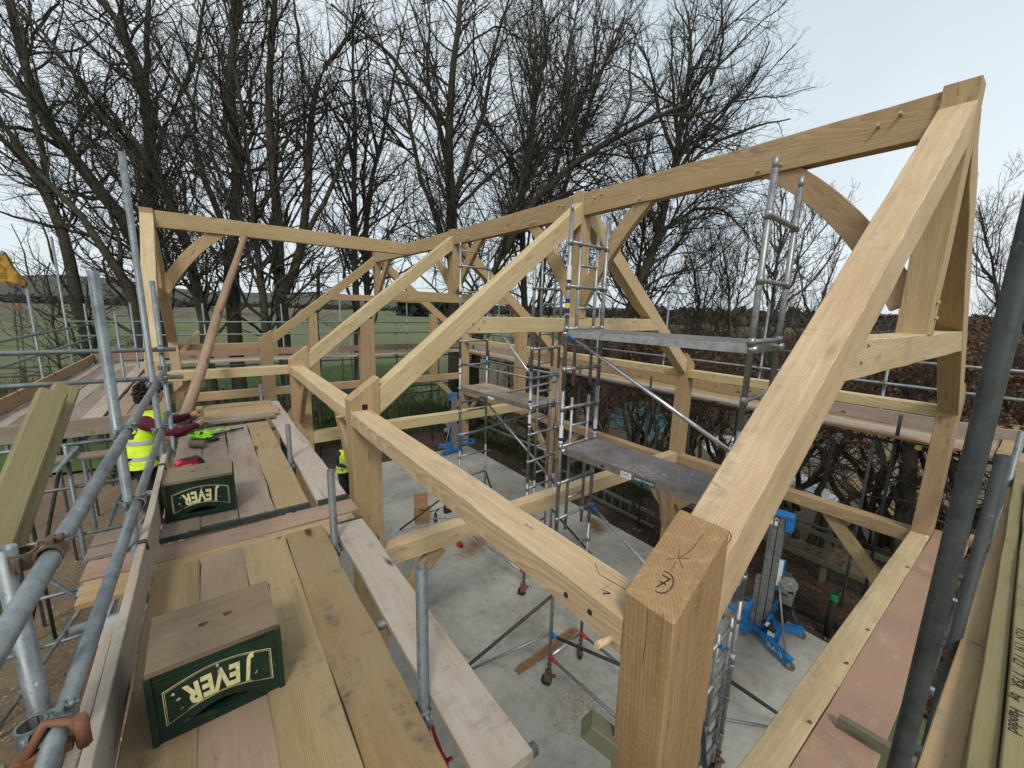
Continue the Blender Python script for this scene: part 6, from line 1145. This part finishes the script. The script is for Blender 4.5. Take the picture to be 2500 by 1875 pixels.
b.path([q0, q0.lerp(q1, .35)+Vector((0, 0, .06)), q0.lerp(q1, .6)+Vector((0, 0, -.02)), q1, q1+Vector((.15, 0, -.1))], .04, 8); tag(b.build('lifting_sling', IRON), 'dark lifting sling lying over the outer toe board below the chain', 'sling')
# heaps beyond the hedge
def crumple(name, cx, cy, rx, ry, h, mat, label, cat, seed):
    g = np.random.default_rng(seed); n = 24; xs = np.linspace(-1, 1, n); X, Y = np.meshgrid(xs, xs, indexing='ij'); r = np.sqrt(X**2+Y**2); Z = h*np.clip(1-r**2, 0, 1)*(.6+.5*np.sin(3.1*X+2*Y)**2)+.10*h*g.standard_normal((n, n))*(r < 1); Z = np.maximum(Z, 0)
    V = np.stack([cx+X*rx, cy+Y*ry, Z-.2], -1).reshape(-1, 3); i = np.arange(n*n).reshape(n, n); F = np.stack([i[:-1, :-1], i[1:, :-1], i[1:, 1:], i[:-1, 1:]], -1).reshape(-1, 4); return tag(obj(name, np_mesh(name, V, F, True), mat), label, cat)
crumple('tarpaulin', 16.3, 11.6, 1.7, 1.9, .9, TARP, 'crumpled teal tarpaulin over a heap beyond the hedge', 'tarpaulin', 1); crumple('plastic_sheet', 13.6, 3.4, .6, .8, .5, PLASTW, 'white plastic sheeting on the ground beyond the hedge stems', 'sheet', 2); crumple('plastic_sheet', 15.5, 6.6, .7, 1.1, .6, PLASTW, 'white plastic sheeting behind the hedge by the near tower frame', 'sheet', 3)
def pile(label, x, y, rz, n, L, w, h, mat, seed):
    t = thing('timber_pile', label, 'timber pile', (x, y, -.2), None, rz); g = random.Random(seed); P = WM[t]; rows = 4
    for k in range(n):
        r, q = divmod(k, n//rows); o = beam('timber', (0, 0, 0), (L*g.uniform(.85, 1), 0, 0), w, h, mat, t, jit=.003); M = P @ Matrix.Translation((-L/2+g.uniform(-.15, .15), (q-(n//rows)/2)*w*1.25, h/2+r*h*1.08)) @ Matrix.Rotation(g.uniform(-.06, .06), 4, 'Z'); o.matrix_local = WM[t].inverted() @ M; WM[o] = M
pile('pale sawn battens piled on the ground beyond the hedge, nearest the gable post', 14.6, 1.9, .5, 20, 3.4, .10, .05, BRDN, 1); pile('grey slatted timbers stacked farther off beyond the hedge', 16.8, 4.6, 2.1, 24, 3.0, .12, .06, ALU, 2)
t = thing('log_pile', 'split logs stacked in the dark under the hedge by the far gable post', 'log pile', (9.4, -.6, -.2)); g = random.Random(8)
for k in range(30):
    r = g.uniform(.06, .11); y = -1.5+1.9*g.random(); z = -.1+.2*(k//8)+g.uniform(0, .05); b = MB(); M = frame((9.2+g.uniform(-.1, .1), y, z), (9.75, y+g.uniform(-.1, .1), z)); b.prism([(0, 0)], 0, 0) if False else b.cyl((0, 0, 0), (.5, 0, 0), r, 7); obj('log', mesh_of('log', b.v, b.f), LOGW, t, M)
t = tree('gnarled dark trunk in the hedge beside the far gable post', [([(2225, 1255), (2222, 1190), (2215, 1130), (2230, 1060), (2224, 980)], .19, .14, 0), ([(2225, 1250), (2195, 1240), (2180, 1190)], .10, .06, 0)], 8.6, 77, .09, None, name='gnarled_tree')
# marks of work on the slab
for k, (pts, w) in enumerate(((((2.2, 5.9), (2.9, 5.2)), .002),)): pass
